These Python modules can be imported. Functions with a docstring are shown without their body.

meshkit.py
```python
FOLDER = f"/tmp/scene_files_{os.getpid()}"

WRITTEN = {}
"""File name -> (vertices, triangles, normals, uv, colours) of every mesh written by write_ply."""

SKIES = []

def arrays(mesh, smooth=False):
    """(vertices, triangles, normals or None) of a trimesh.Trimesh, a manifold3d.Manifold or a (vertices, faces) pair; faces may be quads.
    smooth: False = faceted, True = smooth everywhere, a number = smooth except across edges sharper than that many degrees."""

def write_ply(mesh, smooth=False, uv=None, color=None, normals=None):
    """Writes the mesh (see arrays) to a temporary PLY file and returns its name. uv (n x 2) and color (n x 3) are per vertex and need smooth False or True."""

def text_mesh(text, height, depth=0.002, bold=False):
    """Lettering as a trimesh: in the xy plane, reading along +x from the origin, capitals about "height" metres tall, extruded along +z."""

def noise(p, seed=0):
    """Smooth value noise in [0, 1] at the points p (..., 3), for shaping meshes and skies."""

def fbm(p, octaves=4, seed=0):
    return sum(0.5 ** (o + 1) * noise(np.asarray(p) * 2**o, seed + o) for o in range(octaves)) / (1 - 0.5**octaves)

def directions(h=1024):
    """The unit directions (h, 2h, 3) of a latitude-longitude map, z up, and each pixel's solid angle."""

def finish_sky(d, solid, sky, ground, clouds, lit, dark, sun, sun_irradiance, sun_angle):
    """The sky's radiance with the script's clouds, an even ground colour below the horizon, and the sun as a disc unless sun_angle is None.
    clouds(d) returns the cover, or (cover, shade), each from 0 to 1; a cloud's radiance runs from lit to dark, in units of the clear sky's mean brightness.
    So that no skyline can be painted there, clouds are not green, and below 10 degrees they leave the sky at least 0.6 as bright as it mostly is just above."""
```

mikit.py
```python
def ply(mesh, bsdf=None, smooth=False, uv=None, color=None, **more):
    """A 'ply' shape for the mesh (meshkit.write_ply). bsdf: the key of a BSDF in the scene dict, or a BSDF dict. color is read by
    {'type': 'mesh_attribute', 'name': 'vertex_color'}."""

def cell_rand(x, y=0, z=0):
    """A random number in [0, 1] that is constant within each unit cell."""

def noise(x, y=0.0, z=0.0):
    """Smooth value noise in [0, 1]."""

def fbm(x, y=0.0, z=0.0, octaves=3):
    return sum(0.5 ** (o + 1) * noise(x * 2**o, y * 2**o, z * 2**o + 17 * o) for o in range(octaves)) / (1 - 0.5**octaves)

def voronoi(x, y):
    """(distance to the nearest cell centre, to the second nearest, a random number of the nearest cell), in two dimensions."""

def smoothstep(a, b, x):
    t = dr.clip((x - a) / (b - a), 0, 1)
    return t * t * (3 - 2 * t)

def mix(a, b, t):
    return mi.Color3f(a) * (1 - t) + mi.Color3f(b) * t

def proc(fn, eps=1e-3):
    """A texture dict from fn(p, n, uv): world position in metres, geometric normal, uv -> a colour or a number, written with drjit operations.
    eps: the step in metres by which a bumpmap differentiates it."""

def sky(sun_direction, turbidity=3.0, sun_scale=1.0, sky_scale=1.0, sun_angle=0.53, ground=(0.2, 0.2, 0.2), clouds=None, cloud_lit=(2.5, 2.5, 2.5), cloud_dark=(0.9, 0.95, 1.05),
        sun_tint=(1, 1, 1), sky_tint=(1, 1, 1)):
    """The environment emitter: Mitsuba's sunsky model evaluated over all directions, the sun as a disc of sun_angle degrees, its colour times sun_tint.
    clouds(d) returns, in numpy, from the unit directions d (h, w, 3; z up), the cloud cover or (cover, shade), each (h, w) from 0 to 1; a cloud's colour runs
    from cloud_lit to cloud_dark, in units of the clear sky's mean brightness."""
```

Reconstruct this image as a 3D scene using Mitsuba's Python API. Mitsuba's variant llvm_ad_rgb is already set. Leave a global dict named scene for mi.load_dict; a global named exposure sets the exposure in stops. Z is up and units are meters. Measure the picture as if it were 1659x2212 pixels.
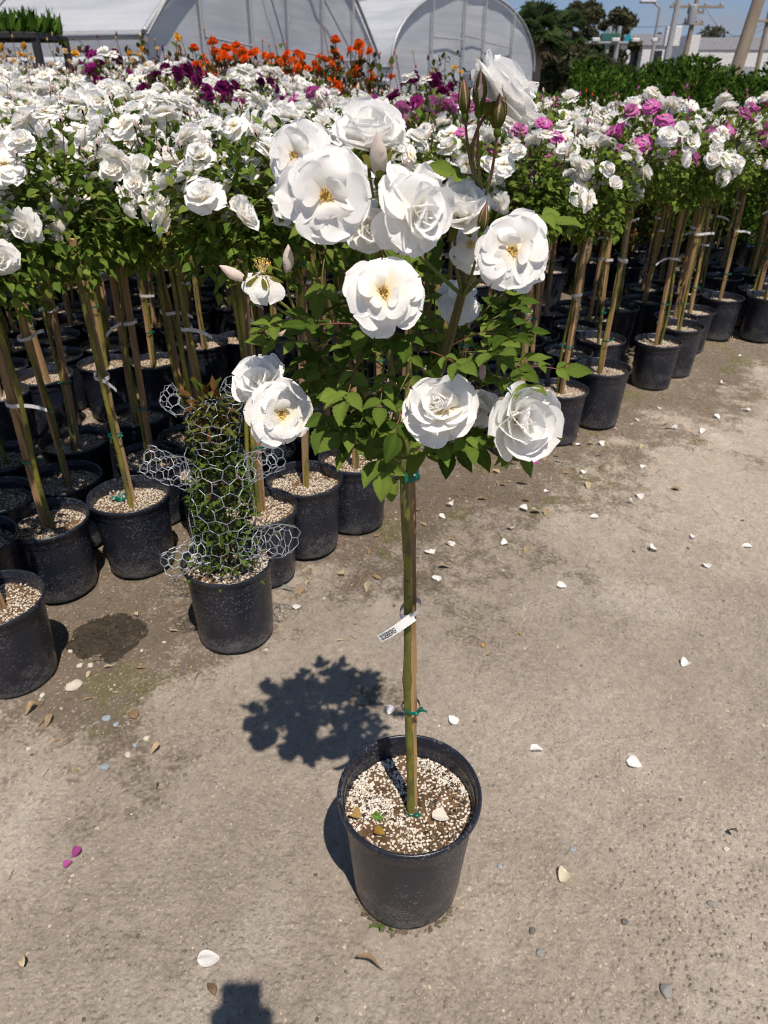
import math, random
import numpy as np, trimesh, manifold3d as m3
import drjit as dr, mitsuba as mi, mikit, meshkit
from mikit import noise, fbm, voronoi, smoothstep, mix, cell_rand

T = mi.ScalarTransform4f
scene, labels = {}, {}
rng = np.random.default_rng(11)
random.seed(11)
PI = math.pi

# ------------------------------------------------------------------ camera, daylight, exposure
CAM = np.array([0.0, 0.0, 1.51]); PITCH, ROLL, F = math.radians(31.0), math.radians(0.4), 1775.0 / 1920 * 1659
FWD = np.array([0, math.cos(PITCH), -math.sin(PITCH)]); UPV = np.array([0, math.sin(PITCH), math.cos(PITCH)])
up = UPV * math.cos(ROLL) - np.array([1.0, 0, 0]) * math.sin(ROLL)
scene['camera'] = {'type': 'thinlens', 'fov': math.degrees(2 * math.atan(960 / 1775.0)), 'near_clip': 0.02, 'far_clip': 2000.0,
                   'aperture_radius': 0.0015, 'focus_distance': 1.05,
                   'to_world': T().look_at(origin=CAM.tolist(), target=(CAM + FWD).tolist(), up=up.tolist())}
SUN = np.array([0.165, -0.45, 1.0])


def thin_cloud(d):
    n = meshkit.fbm(np.stack([d[..., 0] * 3 / (d[..., 2] + .25), d[..., 1] * 3 / (d[..., 2] + .25), d[..., 2] * 0], -1), 5, 3)
    return np.clip((n - 0.48) * 1.4, 0, 0.35) + .35 * np.exp(-np.maximum(d[..., 2], 0) / .16), np.full(n.shape, 0.25)


scene['sky'] = mikit.sky(SUN.tolist(), turbidity=3.0, clouds=thin_cloud, cloud_lit=(1.7, 1.7, 1.75), ground=(0.25, 0.22, 0.18), sun_scale=1.0, sky_scale=0.60, sky_tint=(0.92, 1.0, 1.12), sun_tint=(0.94, 1.0, 1.11))
exposure = 1.82


def at(px, py, Y):
    """The point seen at (px, py) of the 1659 x 2212 view, at distance Y along the ground."""
    x, y = px - 829.5, py - 1106.0
    x, y = math.cos(ROLL) * x + math.sin(ROLL) * y, -math.sin(ROLL) * x + math.cos(ROLL) * y
    d = np.array([x / F, math.cos(PITCH) - y / F * math.sin(PITCH), -math.sin(PITCH) - y / F * math.cos(PITCH)])
    return CAM + d * (Y / d[1])


def onz(px, py, z=0.0):
    x, y = px - 829.5, py - 1106.0
    x, y = math.cos(ROLL) * x + math.sin(ROLL) * y, -math.sin(ROLL) * x + math.cos(ROLL) * y
    d = np.array([x / F, math.cos(PITCH) - y / F * math.sin(PITCH), -math.sin(PITCH) - y / F * math.cos(PITCH)])
    return CAM + d * ((z - CAM[2]) / d[2])


# ------------------------------------------------------------------ helpers
def unit(v):
    v = np.asarray(v, float)
    return v / max(np.linalg.norm(v), 1e-12)


def frame(axis, spin=0.0):
    """Columns x, y, z with z along the axis."""
    z = unit(axis)
    a = np.array([0, 0, 1.0]) if abs(z[2]) < 0.9 else np.array([0, 1.0, 0])
    x = unit(np.cross(a, z)); y = np.cross(z, x)
    c, s = math.cos(spin), math.sin(spin)
    return np.stack([c * x + s * y, -s * x + c * y, z], 1)


class MB:
    """Collects vertices, triangles and vertex colours."""
    def __init__(self): self.v, self.f, self.c, self.n = [], [], [], 0
    def put(self, v, f, c=None):
        v = np.asarray(v, float).reshape(-1, 3); f = np.asarray(f, int)
        if f.shape[1] == 4: f = np.vstack([f[:, [0, 1, 2]], f[:, [0, 2, 3]]])
        c = np.ones((len(v), 3)) * 0.5 if c is None else np.broadcast_to(np.asarray(c, float), (len(v), 3))
        self.v.append(v); self.f.append(f + self.n); self.c.append(c); self.n += len(v)
        return self
    def add(self, o, M=None, t=(0, 0, 0), s=1.0, tint=None):
        v, f, c = o
        v = v * s
        if M is not None: v = v @ np.asarray(M).T
        return self.put(v + np.asarray(t), f, c if tint is None else c * np.asarray(tint))
    def get(self): return np.vstack(self.v), np.vstack(self.f), np.vstack(self.c)


def ply(o, mat, smooth=True, to_world=None):
    v, f, c = o
    if smooth is not True and smooth is not False:      # split at sharp edges first, one colour for all
        m = trimesh.graph.smooth_shade(trimesh.Trimesh(v, f, process=False), angle=math.radians(smooth), facet_minarea=None)
        v, f = np.array(m.vertices), np.array(m.faces); c = np.ones((len(v), 3)) * c.mean(0); smooth = True
    uv = None
    if mat in BASIS:        # the colour as amounts of the material's two pigments
        B = BASIS[mat]; G = B @ B.T; t = c @ B.T; inv = np.linalg.inv(G); uv = t @ inv.T
        one = np.stack([t[:, 0] / G[0, 0], t[:, 0] * 0], 1); two = np.stack([t[:, 0] * 0, t[:, 1] / G[1, 1]], 1)
        uv = np.where(uv[:, 1:] < 0, one, np.where(uv[:, :1] < 0, two, uv))
    d = mikit.ply((v, f), mat, smooth=smooth, uv=uv)
    if to_world is not None: d['to_world'] = to_world
    return d


def add(key, o, mat, smooth=True):
    scene[key] = ply(o, mat, smooth)
    return key


taken = {}


def fresh(name):
    k = taken.get(name, 0); taken[name] = k + 1
    return name if k == 0 else f'{name}_{k:03d}'


def tag(key, label=None, cat=None, group=None, kind=None):
    labels[key] = {k: v for k, v in (('label', label), ('category', cat), ('group', group), ('kind', kind)) if v}
    return key


def tm(o):
    return np.array(o.vertices), np.array(o.faces), np.ones((len(o.vertices), 3)) * 0.5


def box(cx, cy, cz, sx, sy, sz, M=None, bevel=0.0, c=.5):
    if bevel:
        b = bevel
        pts = []
        for x in (-1, 1):
            for y in (-1, 1):
                for z in (-1, 1):
                    h = np.array([sx / 2 * x, sy / 2 * y, sz / 2 * z])
                    for k in range(3):
                        q = h.copy(); q[[i for i in range(3) if i != k]] -= b * np.sign(q[[i for i in range(3) if i != k]]); pts.append(q)
        hull = trimesh.convex.convex_hull(np.array(pts))
        v, f = np.array(hull.vertices), np.array(hull.faces)
    else:
        hull = trimesh.creation.box((sx, sy, sz)); v, f = np.array(hull.vertices), np.array(hull.faces)
    if M is not None: v = v @ np.asarray(M).T
    return v + [cx, cy, cz], f, np.ones((len(v), 3)) * c


def tube(pts, rad, sides=6, c=.5, cap=True):
    p = np.asarray(pts, float); n = len(p)
    r = np.broadcast_to(np.asarray(rad, float), (n,))
    t = np.gradient(p, axis=0); t /= np.linalg.norm(t, axis=1, keepdims=True) + 1e-12
    a = np.array([0, 0, 1.0]) if abs(t[0, 2]) < 0.8 else np.array([1.0, 0, 0])
    x = unit(np.cross(t[0], a)); xs = []
    for k in range(n):
        x = unit(x - t[k] * (x @ t[k])); xs.append(x)
    xs = np.array(xs); ys = np.cross(t, xs)
    g = np.arange(sides) * 2 * PI / sides
    v = p[:, None] + r[:, None, None] * (np.cos(g)[None, :, None] * xs[:, None] + np.sin(g)[None, :, None] * ys[:, None])
    i, j = np.meshgrid(np.arange(n - 1), np.arange(sides), indexing='ij')
    q = np.stack([i * sides + j, i * sides + (j + 1) % sides, (i + 1) * sides + (j + 1) % sides, (i + 1) * sides + j], -1).reshape(-1, 4)
    f = np.vstack([q[:, [0, 1, 2]], q[:, [0, 2, 3]]])
    v = v.reshape(-1, 3)
    if cap:
        k = len(v); v = np.vstack([v, p[0], p[-1]]); jj = np.arange(sides)
        f = np.vstack([f, np.stack([jj * 0 + k, (jj + 1) % sides, jj], 1), np.stack([jj * 0 + k + 1, (n - 1) * sides + jj, (n - 1) * sides + (jj + 1) % sides], 1)])
    c = np.asarray(c, float)
    if c.ndim == 2: c = np.repeat(c, sides, 0); c = np.vstack([c, c[:1], c[-1:]]) if cap else c
    return v, f, np.broadcast_to(c, (len(v), 3)) if c.ndim else np.ones((len(v), 3)) * c


def bez(a, b, c, n=9):
    t = np.linspace(0, 1, n)[:, None]
    return (1 - t) ** 2 * np.asarray(a) + 2 * t * (1 - t) * np.asarray(b) + t * t * np.asarray(c)


def lathe(prof, n=40, wob=0.0, seed=0):
    prof = np.asarray(prof, float); g = np.arange(n) * 2 * PI / n
    w = 1 + wob * np.sin(2 * g + seed)
    v = np.stack([prof[:, :1] * np.cos(g) * w, prof[:, :1] * np.sin(g) * w, np.repeat(prof[:, 1:], n, 1)], -1).reshape(-1, 3)
    i, j = np.meshgrid(np.arange(len(prof) - 1), np.arange(n), indexing='ij')
    q = np.stack([i * n + j, i * n + (j + 1) % n, (i + 1) * n + (j + 1) % n, (i + 1) * n + j], -1).reshape(-1, 4)
    return v, np.vstack([q[:, [0, 1, 2]], q[:, [0, 2, 3]]]), np.ones((len(v), 3)) * .5


def stone(r, seed, flat=.7, sub=1):
    m = trimesh.creation.icosphere(subdivisions=sub, radius=1.0)
    v = np.array(m.vertices)
    v *= (0.72 + 0.56 * meshkit.noise(v * 1.3 + seed * 7.1, seed))[:, None]
    return v * [r, r * .8, r * flat], np.array(m.faces), np.ones((len(v), 3)) * .5


# ------------------------------------------------------------------ materials
BASIS = {}


def two(name, a, b):
    """A colour input that mixes two pigments by the amounts held in uv."""
    A, B = mi.Color3f(*a), mi.Color3f(*b)
    BASIS[name] = np.array([a, b], float)
    return mikit.proc(lambda p, n, uv: A * uv.x + B * uv.y)


def C(r, g, b): return {'type': 'rgb', 'value': [r, g, b]}


EDGE_A, EDGE_D = np.array([-1.05, 1.55]), unit([.757, .653])          # front edge of the block of pots
EN = np.array([-EDGE_D[1], EDGE_D[0]])


def dirt_col(p, n, uv):
    x, y = p.x, p.y
    a = fbm(x * 2.1, y * 2.1, 0.3, 4); b = fbm(x * 9, y * 9, 1.7, 3); g = noise(x * 420, y * 420); g2 = noise(x * 170, y * 170, 4.0); g3 = fbm(x * 60, y * 60, 2., 2)
    c = mix(mi.Color3f(.304, .264, .222), mi.Color3f(.248, .212, .175), smoothstep(.35, .72, a * .6 + b * .4))
    c = mix(c, mi.Color3f(.366, .326, .280), smoothstep(.56, .75, fbm(x * 4.3 + 5, y * 3.1, 2.2, 3)) * .6)
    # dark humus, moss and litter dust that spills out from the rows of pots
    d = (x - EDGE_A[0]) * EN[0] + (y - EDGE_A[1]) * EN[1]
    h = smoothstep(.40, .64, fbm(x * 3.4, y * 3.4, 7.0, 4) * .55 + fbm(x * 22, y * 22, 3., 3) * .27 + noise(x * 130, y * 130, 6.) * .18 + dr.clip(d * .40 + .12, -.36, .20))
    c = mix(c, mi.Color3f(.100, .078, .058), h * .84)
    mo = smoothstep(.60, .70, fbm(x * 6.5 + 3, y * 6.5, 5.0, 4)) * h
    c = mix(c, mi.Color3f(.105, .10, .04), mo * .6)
    st = smoothstep(.66, .70, fbm(x * 3.1 + 9, y * 3.1 + 2, 1.0, 3)) * .12
    c = mix(c, mi.Color3f(.15, .118, .09), st)
    wx, wy = x + .012 * noise(x * 60, y * 60, 1.), y + .012 * noise(x * 60, y * 60, 8.)
    v1, _, r1 = voronoi(wx * 120, wy * 120)
    grit = smoothstep(.36, .16, v1) * smoothstep(.74, .80, r1)
    c = mix(c, mix(mi.Color3f(.44, .39, .33), mi.Color3f(.14, .125, .11), smoothstep(.88, .93, r1)), grit * .55)
    tr = fbm(x * .9 + y * .35, y * .5 - x * .3, 3.0, 3)
    c = c * (.88 + .20 * smoothstep(.32, .68, tr))
    return c * (0.69 + .28 * g + .24 * g2 + .30 * g3 - .05)


def dirt_bump(p, n, uv):
    x, y = p.x, p.y
    v1, _, r1 = voronoi(x * 70, y * 70)
    rough = smoothstep(.40, .66, fbm(x * 2.6, y * 2.6, 4., 3))
    return noise(x * 260, y * 260) * .40 + noise(x * 120, y * 120, 3.) * .5 + fbm(x * 36, y * 36, 0., 3) * 1.1 + smoothstep(.5, .1, v1) * smoothstep(.55, .75, r1) * (.4 + .9 * rough)


scene['mat_dirt'] = {'type': 'bumpmap', 'arbitrary': mikit.proc(dirt_bump, 8e-4), 'scale': .0042,
                     'bsdf': {'type': 'principled', 'base_color': mikit.proc(dirt_col), 'roughness': .95, 'specular': .2}}


def pot_col(p, n, uv):
    x, y, z = p.x, p.y, p.z
    base = mi.Color3f(.010, .013, .024)
    sc = smoothstep(.63, .74, noise(x * 330, y * 330, z * 150)) * smoothstep(.35, .62, fbm(x * 14, y * 14, z * 14, 3)) * .55
    dusty = fbm(x * 26, y * 26, z * 26, 4) * .55 + noise(x * 300, y * 300, z * 300) * .45
    splash = smoothstep(.56, .80, dusty + dr.clip(.10 - z, -.16, .10) * 2.2)
    c = mix(base, mi.Color3f(.22, .225, .235), sc * .5)
    return mix(c, mi.Color3f(.19, .188, .185), splash * .42 + .008)


scene['mat_pot'] = {'type': 'twosided', 'b': {'type': 'principled', 'base_color': mikit.proc(pot_col), 'roughness': .33, 'specular': .55}}


def soil_col(p, n, uv):
    x, y = p.x, p.y
    c = mix(mi.Color3f(.075, .045, .026), mi.Color3f(.16, .10, .058), fbm(x * 40, y * 40, 0., 3))
    v, _, r = voronoi(x * 150, y * 150)
    per = smoothstep(.45, .33, v) * smoothstep(.45, .47, r * .55 + fbm(x * 13, y * 13, 2., 2) * .5)
    return mix(c, mi.Color3f(.60, .55, .47), per) * (.75 + .5 * noise(x * 500, y * 500))


scene['mat_soil'] = {'type': 'twosided', 'b': {'type': 'principled', 'base_color': mikit.proc(soil_col), 'roughness': .95, 'specular': .15}}


def wood_col(p, n, uv):
    x, y, z = p.x, p.y, p.z
    a = fbm(x * 160, y * 160, z * 3.5, 3); b = fbm(x * 9, y * 9, z * 2.2, 2)
    c = mix(mi.Color3f(.40, .255, .125), mi.Color3f(.20, .122, .060), smoothstep(.3, .75, a))
    return mix(c, mi.Color3f(.30, .22, .14), smoothstep(.45, .75, b) * .6)


scene['mat_wood'] = {'type': 'principled', 'base_color': mikit.proc(wood_col), 'roughness': .8, 'specular': .25}


def cane_col(p, n, uv):
    x, y, z = p.x, p.y, p.z
    a = fbm(x * 40, y * 40, z * 11, 3); b = noise(x * 260, y * 260, z * 160)
    c = mix(mi.Color3f(.215, .195, .030), mi.Color3f(.100, .105, .022), smoothstep(.35, .62, a))
    c = mix(c, mi.Color3f(.12, .085, .045), smoothstep(.64, .76, fbm(x * 22 + 4, y * 22, z * 9, 3)) * .9)
    return mix(c, mi.Color3f(.06, .05, .03), smoothstep(.72, .86, b) * .7)


scene['mat_cane'] = {'type': 'principled', 'base_color': mikit.proc(cane_col), 'roughness': .55, 'specular': .4}
scene['mat_twig'] = {'type': 'principled', 'base_color': two('mat_twig', (.13, .17, .035), (.20, .06, .045)), 'roughness': .5, 'specular': .4}
scene['mat_stamen'] = {'type': 'principled', 'base_color': two('mat_stamen', (.88, .72, .32), (.62, .32, .0)), 'roughness': .6, 'specular': .3}
PIG = {'white': ((.92, .92, .915), (.50, .36, .0)), 'blush': ((.83, .80, .72), (.62, .30, .30)), 'mauve': ((.60, .13, .43), (.72, .62, .68)), 'purple': ((.15, .012, .095), (.30, .03, .12)), 'orange': ((.80, .12, .015), (.80, .50, .06)), 'yellow': ((.80, .48, .05), (.75, .70, .55))}
for k_, (a_, b_) in PIG.items():
    scene['mat_petal_' + k_] = {'type': 'principledthin', 'base_color': two('mat_petal_' + k_, a_, b_), 'roughness': .55, 'diff_trans': .66, 'spec_trans': 0.0, 'eta': 1.3}
scene['mat_leaf'] = {'type': 'principledthin', 'base_color': two('mat_leaf', (.050, .105, .016), (.26, .12, .05)), 'roughness': .19, 'diff_trans': .55, 'spec_trans': 0.0, 'eta': 1.5}
scene['mat_far_leaf'] = {'type': 'principledthin', 'base_color': two('mat_far_leaf', (.040, .068, .024), (.16, .12, .085)), 'roughness': .5, 'diff_trans': .5, 'spec_trans': 0.0, 'eta': 1.4}
scene['mat_plain'] = {'type': 'twosided', 'b': {'type': 'principled', 'base_color': two('mat_plain', (.40, .27, .15), (.10, .16, .14)), 'roughness': .7, 'specular': .3}}
scene['mat_tie'] = {'type': 'twosided', 'b': {'type': 'principled', 'base_color': C(.0, .125, .09), 'roughness': .35}}
scene['mat_tag'] = {'type': 'principledthin', 'base_color': C(.80, .81, .83), 'roughness': .35, 'diff_trans': .45, 'spec_trans': 0.0, 'eta': 1.45}
scene['mat_ink'] = {'type': 'twosided', 'b': {'type': 'diffuse', 'reflectance': C(.015, .015, .02)}}
scene['mat_wire'] = {'type': 'principled', 'base_color': C(.46, .50, .55), 'roughness': .42, 'metallic': .6}
scene['mat_stone'] = {'type': 'principled', 'base_color': two('mat_stone', (.40, .33, .24), (.17, .20, .22)), 'roughness': .85, 'specular': .25}


def perlite_col(p, n, uv):
    return mix(mi.Color3f(.70, .675, .62), mi.Color3f(.52, .45, .36), smoothstep(.45, .8, noise(p.x * 190, p.y * 190, p.z * 190)))


scene['mat_perlite'] = {'type': 'principled', 'base_color': mikit.proc(perlite_col), 'roughness': .9, 'specular': .2}
scene['mat_metal'] = {'type': 'principled', 'base_color': C(.42, .43, .45), 'roughness': .5, 'metallic': .4}
scene['mat_dark'] = {'type': 'twosided', 'b': {'type': 'principled', 'base_color': C(.02, .021, .024), 'roughness': .7}}


def film_col(p, n, uv):
    a = fbm(p.x * .9, p.y * .9, p.z * 2.2, 4); b = fbm(p.x * .7, p.y * .7, p.z * 12, 3)
    return mix(mi.Color3f(.70, .735, .79), mi.Color3f(.54, .58, .65), smoothstep(.3, .75, a * .6 + b * .4))


scene['mat_film'] = {'type': 'principledthin', 'base_color': mikit.proc(film_col), 'roughness': .35, 'diff_trans': .7, 'spec_trans': 0.12, 'eta': 1.35}


def bark_col(p, n, uv):
    return mix(mi.Color3f(.20, .16, .12), mi.Color3f(.34, .29, .23), fbm(p.x * 6, p.y * 6, p.z * 1.5, 3))


scene['mat_bark'] = {'type': 'principled', 'base_color': mikit.proc(bark_col), 'roughness': .9}


def wall_col(p, n, uv):
    return mix(mi.Color3f(.70, .70, .70), mi.Color3f(.60, .61, .62), fbm(p.x * .5, p.y * .5, p.z * .25, 4))


scene['mat_wall'] = {'type': 'principled', 'base_color': mikit.proc(wall_col), 'roughness': .85}
scene['mat_parapet'] = {'type': 'principled', 'base_color': C(.33, .34, .37), 'roughness': .8}
scene['mat_pane'] = {'type': 'principled', 'base_color': C(.02, .025, .03), 'roughness': .12}
scene['mat_sign'] = {'type': 'twosided', 'b': {'type': 'principled', 'base_color': C(.02, .10, .075), 'roughness': .5}}
scene['mat_teal'] = {'type': 'twosided', 'b': {'type': 'diffuse', 'reflectance': C(.03, .30, .42)}}

# ------------------------------------------------------------------ the ground
def ground():
    xs = np.concatenate([-np.geomspace(500, 2.5, 34), np.arange(-2.46, 3.2, .025), np.geomspace(3.22, 500, 32)])
    ys = np.concatenate([-np.geomspace(500, .4, 18), np.arange(.38, 5.4, .025), np.geomspace(5.45, 900, 36)])
    X, Y = np.meshgrid(xs, ys)
    P = np.stack([X, Y, X * 0], -1)
    Z = (meshkit.fbm(P * 3.2, 4, 5) - .5) * .020 + (meshkit.fbm(P * 17, 3, 8) - .5) * .010
    Z *= np.exp(-np.maximum(np.hypot(X, Y - 2) - 8, 0) / 20)
    Z -= .006
    # trodden flat where pots stand
    n = len(xs)
    i, j = np.meshgrid(np.arange(len(ys) - 1), np.arange(n - 1), indexing='ij')
    q = np.stack([i * n + j, i * n + j + 1, (i + 1) * n + j + 1, (i + 1) * n + j], -1).reshape(-1, 4)
    return np.stack([X, Y, Z], -1).reshape(-1, 3), np.vstack([q[:, [0, 1, 2]], q[:, [0, 2, 3]]]), np.ones((X.size, 3)) * .5


add('ground', ground(), 'mat_dirt'); tag('ground', 'bare trodden brown dirt of the nursery yard and its path', kind='structure')
def gz(x, y):
    P = np.array([x, y, 0.0])
    return float((meshkit.fbm(P * 3.2, 4, 5) - .5) * .020 + (meshkit.fbm(P * 17, 3, 8) - .5) * .010 - .006)

# ------------------------------------------------------------------ greenhouses
def arch(t, kind): return max(1 - abs(2 * t - 1) ** 1.4, 0) if kind else max(1 - (2 * t - 1) ** 2, 0) ** .48


def greenhouse(key, L, R, zg, apex, depth, slant, posts, pipes, label, side_dark, door):
    """End wall from L to R (ground points), arch springing at zg up to apex; the hoops go back by depth along slant."""
    L, R, back = np.array([*L, 0.0]), np.array([*R, 0.0]), np.array([*unit(slant), 0.0])
    W = R - L; n = 29
    g = .5 - .5 * np.cos(np.linspace(0, PI, n))
    arc = np.array([L + W * a + np.array([0, 0, zg + (apex - zg) * arch(a, side_dark)]) for a in g])
    rows = 17
    mb = MB(); 
    V = np.array([arc + back * depth * k / (rows - 1) - np.array([0, 0, .11 * (k % 2)]) * np.clip(arc[:, 2:] - zg, 0, .4) / .4 for k in range(rows)]).reshape(-1, 3)
    i, j = np.meshgrid(np.arange(rows - 1), np.arange(n - 1), indexing='ij')
    q = np.stack([i * n + j, i * n + j + 1, (i + 1) * n + j + 1, (i + 1) * n + j], -1).reshape(-1, 4)
    mb.put(V, q); add(f'{key}__roof_film', mb.get(), 'mat_film')
    mb = MB(); low = arc.copy(); low[:, 2] = .05
    m = 8
    V = np.array([low + (arc - low) * k / m for k in range(m + 1)])
    V += back * .02 + (meshkit.fbm(V * 1.6, 3, 2)[..., None] - .5) * back * .12
    V = V.reshape(-1, 3)
    i, j = np.meshgrid(np.arange(m), np.arange(n - 1), indexing='ij')
    q = np.stack([i * n + j, i * n + j + 1, (i + 1) * n + j + 1, (i + 1) * n + j], -1).reshape(-1, 4)
    tc_ = (V[q].mean(1)[:, :2] - L[:2]) @ W[:2] / (W @ W); q = q[~((tc_ > door[0]) & (tc_ < door[1]) & (V[q].mean(1)[:, 2] < door[2]))]   # the doorway is left open
    mb.put(V, q); add(f'{key}__end_wall', mb.get(), 'mat_film')
    for k in range(0, rows, 2):
        add(f'{key}__hoop' + (f'_{k // 2:03d}' if k else ''), tube(arc + back * depth * k / (rows - 1) + [0, 0, .03] - back * (.05 if k == 0 else 0), .040 if k == 0 else .020, 6), 'mat_metal')
    front = -back * .10
    c = 0
    def h_at(t): return zg + (apex - zg) * arch(t, side_dark)
    for t in posts:
        p = L + W * t + front
        add(f'{key}__post' + (f'_{c:03d}' if c else ''), tube([p, p + [0, 0, h_at(t)]], .028, 6), 'mat_metal'); c += 1
    c = 0
    for (t0, z0, t1, z1) in pipes:
        add(f'{key}__rail' + (f'_{c:03d}' if c else ''), tube([L + W * t0 + front * .9 + [0, 0, z0], L + W * t1 + front * .9 + [0, 0, z1]], .016, 5), 'mat_metal'); c += 1
    mb = MB(); a = R
    mb.put([a + [0, 0, zg - .02], a + back * depth + [0, 0, zg - .02], a + back * depth, a], [[0, 1, 2, 3]]); add(f'{key}__far_side_film', mb.get(), 'mat_film', False)
    # side wall: gutter rail and rolled-up film, left open under it
    add(f'{key}__gutter', tube([L + [0, 0, zg], L + [0, 0, zg] + back * depth], .05, 8), 'mat_metal')
    add(f'{key}__rolled_film', tube([L - W * .004 + [0, 0, zg - .30], L - W * .004 + [0, 0, zg - .34] + back * depth], .07, 8), 'mat_film')
    for k in range(1, 6):
        p = L - W * .008 + back * depth * k / 6
        add(f'{key}__side_post' + (f'_{k - 1:03d}' if k > 1 else ''), tube([p, p + [0, 0, zg]], .03, 6), 'mat_metal')
    tag(key, label, 'greenhouse', 'plastic film greenhouses behind the roses')


gl, gr = at(305, 75, 10.9), at(815, 122, 20.6)
HG = gl[2]
gd = unit((gr - gl)[:2]); gb = np.array([-gd[1], gd[0]])
if gb[0] > 0: gb = -gb
greenhouse('film_greenhouse', gl[:2], gr[:2], HG, HG + 2.35, 22, gb + gd * .05, [.14, .30, .45, .62, .80],
           [(.14, HG + .05, .30, HG + .0), (.30, HG - .25, .45, HG - .25), (.45, HG, .80, HG - .1), (.0, HG, .30, HG + 2.2), (.45, HG + 1.8, .80, HG), (.30, HG + 1.9, .45, HG - .25)],
           'large milky film greenhouse with a dark open side wall, nearest and on the left', True, (.30, .45, 1.75))
g2l, g2r = at(842, 124, 20.8), at(1150, 160, 27.5)
g2d = unit((g2r - g2l)[:2]); g2b = np.array([-g2d[1], g2d[0]])
if g2b[0] > 0: g2b = -g2b
greenhouse('film_greenhouse_001', g2l[:2], g2r[:2], 1.9, 3.72, 22, g2b + g2d * .1, [.22, .42, .56, .78],
           [(.22, 2.6, .42, 2.6), (.42, 2.7, .56, 2.65), (.56, 2.6, .78, 2.5)],
           'round-arched milky film greenhouse standing behind the other to its right', False, (.42, .56, 1.9))
# ------------------------------------------------------------------ petals, flowers, leaves
WHITE = np.array([.92, .92, .915])
CREAM = np.array([.88, .82, .52])


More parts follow.
